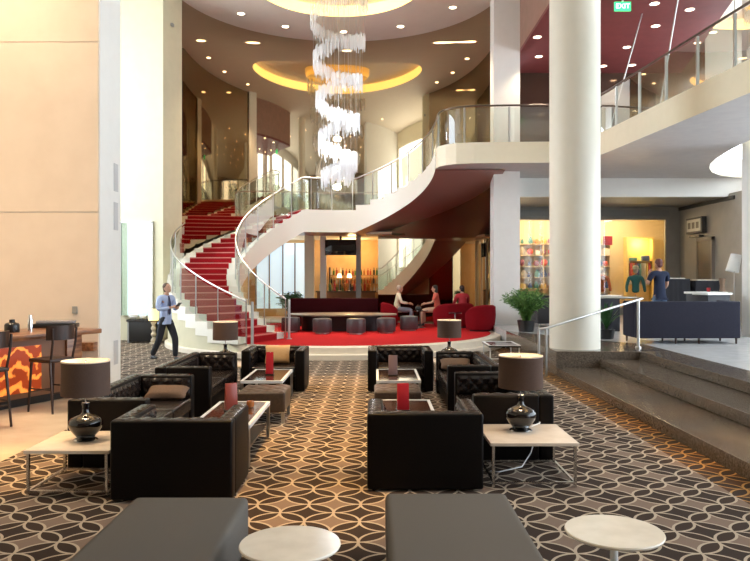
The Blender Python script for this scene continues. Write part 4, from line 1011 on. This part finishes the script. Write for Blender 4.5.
e = empty('floor_lamp', (8.98, 18.0, ZU), 0, 'slim floor lamp with a bright white tilted shade near the right edge', 'lamp')
MB().lathe([(0, 0), (.14, 0), (.14, .02), (.012, .03), (.012, 1.65)], (0, 0, 0), 16).build('pole', STEEL, e); q = MB().lathe([(.16, -.22), (.13, .22)], (0, 0, 0), 24).build('lamp_shade', WHITEMET, e); q.location = (0, 0, 1.78); q.rotation_euler = (0, R(14), 0)
e = empty('tall_vase', (9.55, 19.8, ZU), 0, 'tall narrow brown vase beside the slim floor lamp', 'vase')
MB().lathe([(0, 0), (.1, 0), (.13, .4), (.09, .9), (.06, 1.2), (.09, 1.4), (.07, 1.4)], (0, 0, 0), 20).build('vase_body', mat('brown_ceramic', (.22, .14, .09), .5), e)
def dark_seat(loc, rz, label):
    e = empty('lounge_chair', loc, rz, label, 'armchair', 'dark lounge chairs by the shop'); m = mat('charcoal_seat', (.035, .032, .035), .6)
    rbox(-.4, .4, -.4, -.25, .1, .85, 'backrest', m, e, .05); rbox(-.4, -.27, -.25, .38, .1, .62, 'armrest', m, e, .04); rbox(.27, .4, -.25, .38, .1, .62, 'armrest', m, e, .04); rbox(-.27, .27, -.25, .38, .12, .44, 'seat', m, e, .03)
    for sx in (-1, 1):
        for y in (-.33, .3): MB().tube([(sx * .33, y, 0), (sx * .33, y, .12)], .02, 6).build('leg', STEEL, e)
dark_seat((4.9, 21.0, ZU), .3, 'dark lounge chair between the bushy plant and the round column'); dark_seat((5.2, 22.6, ZU), 2.6, 'dark lounge chair farther back between the bushy plant and the round column'); dark_seat((7.6, 24.2, ZU), 3.0, 'dark lounge chair right before the shop window')

# ------------------------------------------------------------------ plants
def frond_plant(name, loc, n, h, spread, m, label, potr=.2, poth=.3, leafw=.03, bush=True, pot=BLACK, cat='plant'):
    e = empty(name, loc, 0, label, cat); r_ = random.Random(hash(name) % 97 if False else len(label))
    MB().lathe([(0, 0), (potr * .8, 0), (potr, poth), (potr * .9, poth), (potr * .85, poth - .04), (0, poth - .04)], (0, 0, 0), 24).build('pot', pot, e)
    b = MB(); st_ = MB()
    for i in range(n):
        a = r_.uniform(0, 2 * PI); ln = h * r_.uniform(.6, 1.0); sp = spread * r_.uniform(.3, 1)
        pts = []
        for j in range(6):
            t = j / 5; rad = sp * t ** 1.4; z = poth + ln * (t - .35 * t * t * (sp / spread) * (1 if bush else .6))
            pts.append(Vector((rad * math.cos(a), rad * math.sin(a), z)))
        if bush:
            st_.tube(pts, .005, 4)
            for j in range(1, 6):
                for s in range(5):
                    p = pts[j].lerp(pts[j - 1], s / 5); d = Vector((r_.uniform(-1, 1), r_.uniform(-1, 1), r_.uniform(-.5, .5))).normalized(); w_ = d.orthogonal().normalized() * leafw * .4; L_ = leafw * 3.4
                    b.quad(p, p + d * L_ * .5 + w_, p + d * L_, p + d * L_ * .5 - w_)
        else:
            side = Vector((-math.sin(a), math.cos(a), 0))
            for j in range(5):
                w0 = leafw * math.sin(PI * (.15 + .85 * j / 5)) ; w1 = leafw * max(0.02, math.sin(PI * (.15 + .85 * (j + 1) / 5)))
                b.quad(pts[j] - side * w0, pts[j] + side * w0, pts[j + 1] + side * w1, pts[j + 1] - side * w1)
    if bush: st_.build('stems', LEAF2, e)
    b.build('foliage', m, e, smooth=False)
frond_plant('bushy_plant', (3.98, 18.95, ZU), 150, 1.0, .66, LEAF, 'bushy green plant in a dark pot before the square white pillar', .24, .30, .035)
frond_plant('spiky_plant', (5.38, 16.75, ZU), 34, .75, .50, LEAF2, 'spiky green plant beside the base of the round column', .2, .22, .045, False)
frond_plant('bushy_plant', (-2.9, 25.2, ZP), 60, .95, .5, LEAF2, 'dark leafy plant under the upper stair flight beside the bar', .2, .3, .05)

# ------------------------------------------------------------------ handrail at the granite steps
e = empty('step_handrail', (3.2, 13.8, 0), 0, 'steel handrail sloping up beside the granite steps before the round column', 'handrail')
for x in (-.06, .08): MB().tube([(x, 0, 0), (x, 0, .90)], .024, 10).build('post', STEEL, e)
MB().tube([(2.12, .75, ZU), (2.12, .75, 1.46)], .03, 10).lathe([(.06, ZU), (.06, ZU + .03), (.03, ZU + .04)], (2.12, .75, 0), 12).build('post', STEEL, e)
MB().tube([(-.06, 0, .90), (.08, 0, .92), (1.1, .38, 1.18), (2.12, .75, 1.44), (2.22, .80, 1.46), (2.2, 1.1, 1.47), (1.7, 1.5, 1.47), (1.3, 1.6, 1.44)], .024, 10).build('rail', STEEL, e)

# ------------------------------------------------------------------ wooden bar counter on the left, stools
e = empty('wood_bar_counter', (-5.35, 10.9, 0), R(-24), 'live edge wooden bar counter with a backlit orange stone front', 'bar counter')
r_ = random.Random(5); P = []
for i in range(15): P.append((.62 + r_.uniform(-.02, .02), -3.0 + i * .285))
for i in range(15): P.append((-.55, 1.0 - i * .285))
MB().prism(P, 1.0, 1.075).build('slab_top', BURL, e, bevel=.015)
GLOW = mat('backlit_onyx', (.8, .35, .1), .3); k_ = NT(GLOW)
tc = k_.add('ShaderNodeTexCoord'); sp = k_.add('ShaderNodeSeparateXYZ'); k_.link(tc.outputs['Object'], sp.inputs[0])
zz = k_.math('ABSOLUTE', k_.math('SUBTRACT', k_.math('FRACT', k_.math('MULTIPLY', sp.outputs[1], 1.5)), .5))
no = k_.add('ShaderNodeTexNoise'); no.inputs['Scale'].default_value = 5; k_.link(tc.outputs['Object'], no.inputs['Vector'])
wv = k_.math('SINE', k_.math('MULTIPLY', k_.math('ADD', k_.math('ADD', sp.outputs[2], k_.math('MULTIPLY', zz, .55)), k_.math('MULTIPLY', no.outputs[0], .45)), 24))
rp = k_.add('ShaderNodeValToRGB'); k_.link(wv, rp.inputs[0]); rp.color_ramp.elements[0].color = (.30, .035, .005, 1); rp.color_ramp.elements[1].color = (1, .33, .05, 1); rp.color_ramp.elements[0].position = .2; rp.color_ramp.elements[1].position = .9
k_.link(rp.outputs[0], k_.b.inputs['Base Color']); k_.link(rp.outputs[0], k_.b.inputs['Emission Color']); k_.b.inputs['Emission Strength'].default_value = .6
MB().box(.0, .30, -2.6, .55, .12, .99).build('counter_body', mat('dark_bar_frame', (.20, .09, .045), .35), e, smooth=False)
for k in range(3): MB().box(.30, .31, -2.75 + k * .98, -1.87 + k * .98, .2, .88).build('glowing_panel', GLOW, e, smooth=False)
MB().box(-.3, .34, .55, .85, 0, .99).build('end_block', BURL, e, bevel=.01)
MB().box(.02, .26, -2.6, .55, 0, .12).build('kick_board', BLACK, e, smooth=False)
tag(MB().box(-5.75, -4.72, 12.06, 12.26, .66, .80).build('wall_shelf', BURL, bevel=.01), 'thick live edge wooden wall shelf at the corner of the beige wall', 'shelf')
def stool(loc, rz, label):
    e = empty('bar_stool', loc, rz, label, 'stool', 'dark wooden bar stools'); W = .21
    rbox(-.22, .22, -.21, .21, .70, .755, 'seat', DARKWOOD, e, .02)
    for sx in (-1, 1):
        MB().tube([(sx * .19, .18, .71), (sx * .21, .22, 0)], .022, 6, .016).build('leg', DARKWOOD, e)
        MB().tube([(sx * .19, -.18, .71), (sx * .21, -.25, 0)], .022, 6, .016).build('leg', DARKWOOD, e)
        MB().tube([(sx * .19, -.19, .74), (sx * .20, -.24, .98), (sx * .21, -.25, 1.18)], .018, 6).build('back_post', DARKWOOD, e)
    b = MB()
    for i in range(10):
        t0, t1 = i / 10 * 2 - 1, (i + 1) / 10 * 2 - 1
        f = lambda t: (t * .24, -.31 + .13 * t * t)
        (x0, y0), (x1, y1) = f(t0), f(t1)
        b.raw([(x0, y0, 1.02), (x1, y1, 1.02), (x1, y1, 1.22), (x0, y0, 1.22), (x0, y0 + .025, 1.02), (x1, y1 + .025, 1.02), (x1, y1 + .025, 1.22), (x0, y0 + .025, 1.22)], [(0, 1, 2, 3), (7, 6, 5, 4), (0, 4, 5, 1), (3, 2, 6, 7)])
    b.build('backrest', DARKWOOD, e)
    for (p, q) in (((-.2, .2, .28), (.2, .2, .28)), ((-.2, -.22, .28), (.2, -.22, .28)), ((-.205, -.22, .33), (-.205, .2, .33)), ((.205, -.22, .33), (.205, .2, .33))): MB().tube([p, q], .012, 6).build('footrest', DARKWOOD, e)
stool((-4.60, 10.25, 0), R(66), 'dark wooden bar stool nearest the corner of the beige wall')
stool((-4.93, 9.05, 0), R(66), 'dark wooden bar stool at the left edge of the picture')
e = empty('canister', (-5.42, 10.75, 1.075), 0, 'squat black canister standing on the wooden counter', 'canister')
MB().lathe([(0, 0), (.10, 0), (.105, .01), (.105, .11), (.10, .12), (0, .12)], (0, 0, 0), 24).build('pot_body', BLACK, e); MB().lathe([(.10, .12), (.09, .135), (.04, .15), (.04, .19), (0, .195)], (0, 0, 0), 24).build('lid', BLACK, e)
tag(MB().lathe([(0, 0), (.035, 0), (.04, .18), (.025, .21), (.025, .25), (0, .25)], (-5.22, 10.9, 1.075), 16).build('shaker', mat('silver_shaker', (.75, .75, .78), .2, 1)), 'slim silver shaker standing next to the black canister', 'shaker')
e = empty('bottle_tray', (-5.20, 11.75, 1.075), R(10), 'long black tray with a clear rim on the far end of the counter', 'tray')
MB().box(-.33, .33, -.14, .14, 0, .07).build('tray_body', BLACK, e, bevel=.02); MB().box(-.29, .29, -.11, .11, .07, .12).build('tray_cover', mat('grey_cover', (.30, .30, .32), .2), e, bevel=.02)
tag(MB().box(-5.15, -5.07, 12.24, 12.27, 1.28, 1.40).build('wall_switch', MIDGREY, smooth=False), 'small switch plate on the beige stone wall', 'switch')
for i, (z0, z1, tx) in enumerate([(.32, .75, 'near the floor'), (2.75, 3.25, 'lower of the two halfway up'), (3.45, 3.95, 'upper of the two halfway up')]):
    tag(MB().box(-4.70, -4.69, 12.95, 13.15, z0, z1).build('wall_vent', mat('vent_grey', (.55, .55, .56), .6), smooth=False), 'narrow grey vent on the white side of the pier, ' + tx, 'vent', 'vents on the white pier')

# ------------------------------------------------------------------ far left corner
e = empty('console_table', (-6.72, 20.9, 0), 0, 'low black console under the green tinted window', 'console table')
MB().box(-.42, .42, -.22, .22, .62, .68).build('tabletop', BLACKGLASS, e, smooth=False); MB().box(-.40, .40, -.18, .20, .04, .62).build('cabinet_body', BLACK, e, bevel=.01)
for sx in (-.38, .38): MB().box(sx - .02, sx + .02, -.2, .2, 0, .64).build('side_frame', MIDGREY, e, smooth=False)
for i, (x, s_) in enumerate([(-7.0, .13), (-6.72, .10), (-6.45, .12)]):
    tag(MB().lathe([(0, 0), (s_ * .5, .0), (s_, s_ * .5), (s_, s_ * 1.0), (s_ * .9, s_ * 1.0), (s_ * .5, .03), (0, .03)], (x, 20.85, .68), 16).build('bowl', WHITEMET), ['white bowl at the left end of the black console', 'smallest white bowl in the middle of the black console', 'white bowl at the right end of the black console'][i], 'bowl', 'white bowls on the console')
e = empty('floor_lamp', (-6.32, 20.55, 0), 0, 'small yellow shaded lamp on a patterned stem beside the strolling man', 'lamp')
MB().lathe([(0, 0), (.12, 0), (.12, .03), (.06, .05)] + [(.06 + .02 * math.sin(i * 1.1), .05 + i * .03) for i in range(20)], (0, 0, 0), 20).build('stem', mat('speckled_stem', (.5, .42, .3), .6), e)
MB().lathe([(.14, .66), (.13, .98)], (0, 0, 0), 24).build('lamp_shade', mat('yellow_lit_shade', (1, .85, .4), .7, emit=(1, .75, .3), estr=1.0), e)
e = empty('security_camera', (-6.15, 21.9, 9.55), 0, 'tiny security camera high on the cream wall beside the mirrored wall', 'camera')
MB().box(-.04, .04, -.12, .02, -.04, .04).build('camera_body', MIDGREY, e, bevel=.005); MB().tube([(0, .02, 0), (0, .25, .05)], .012, 6).build('bracket', MIDGREY, e)
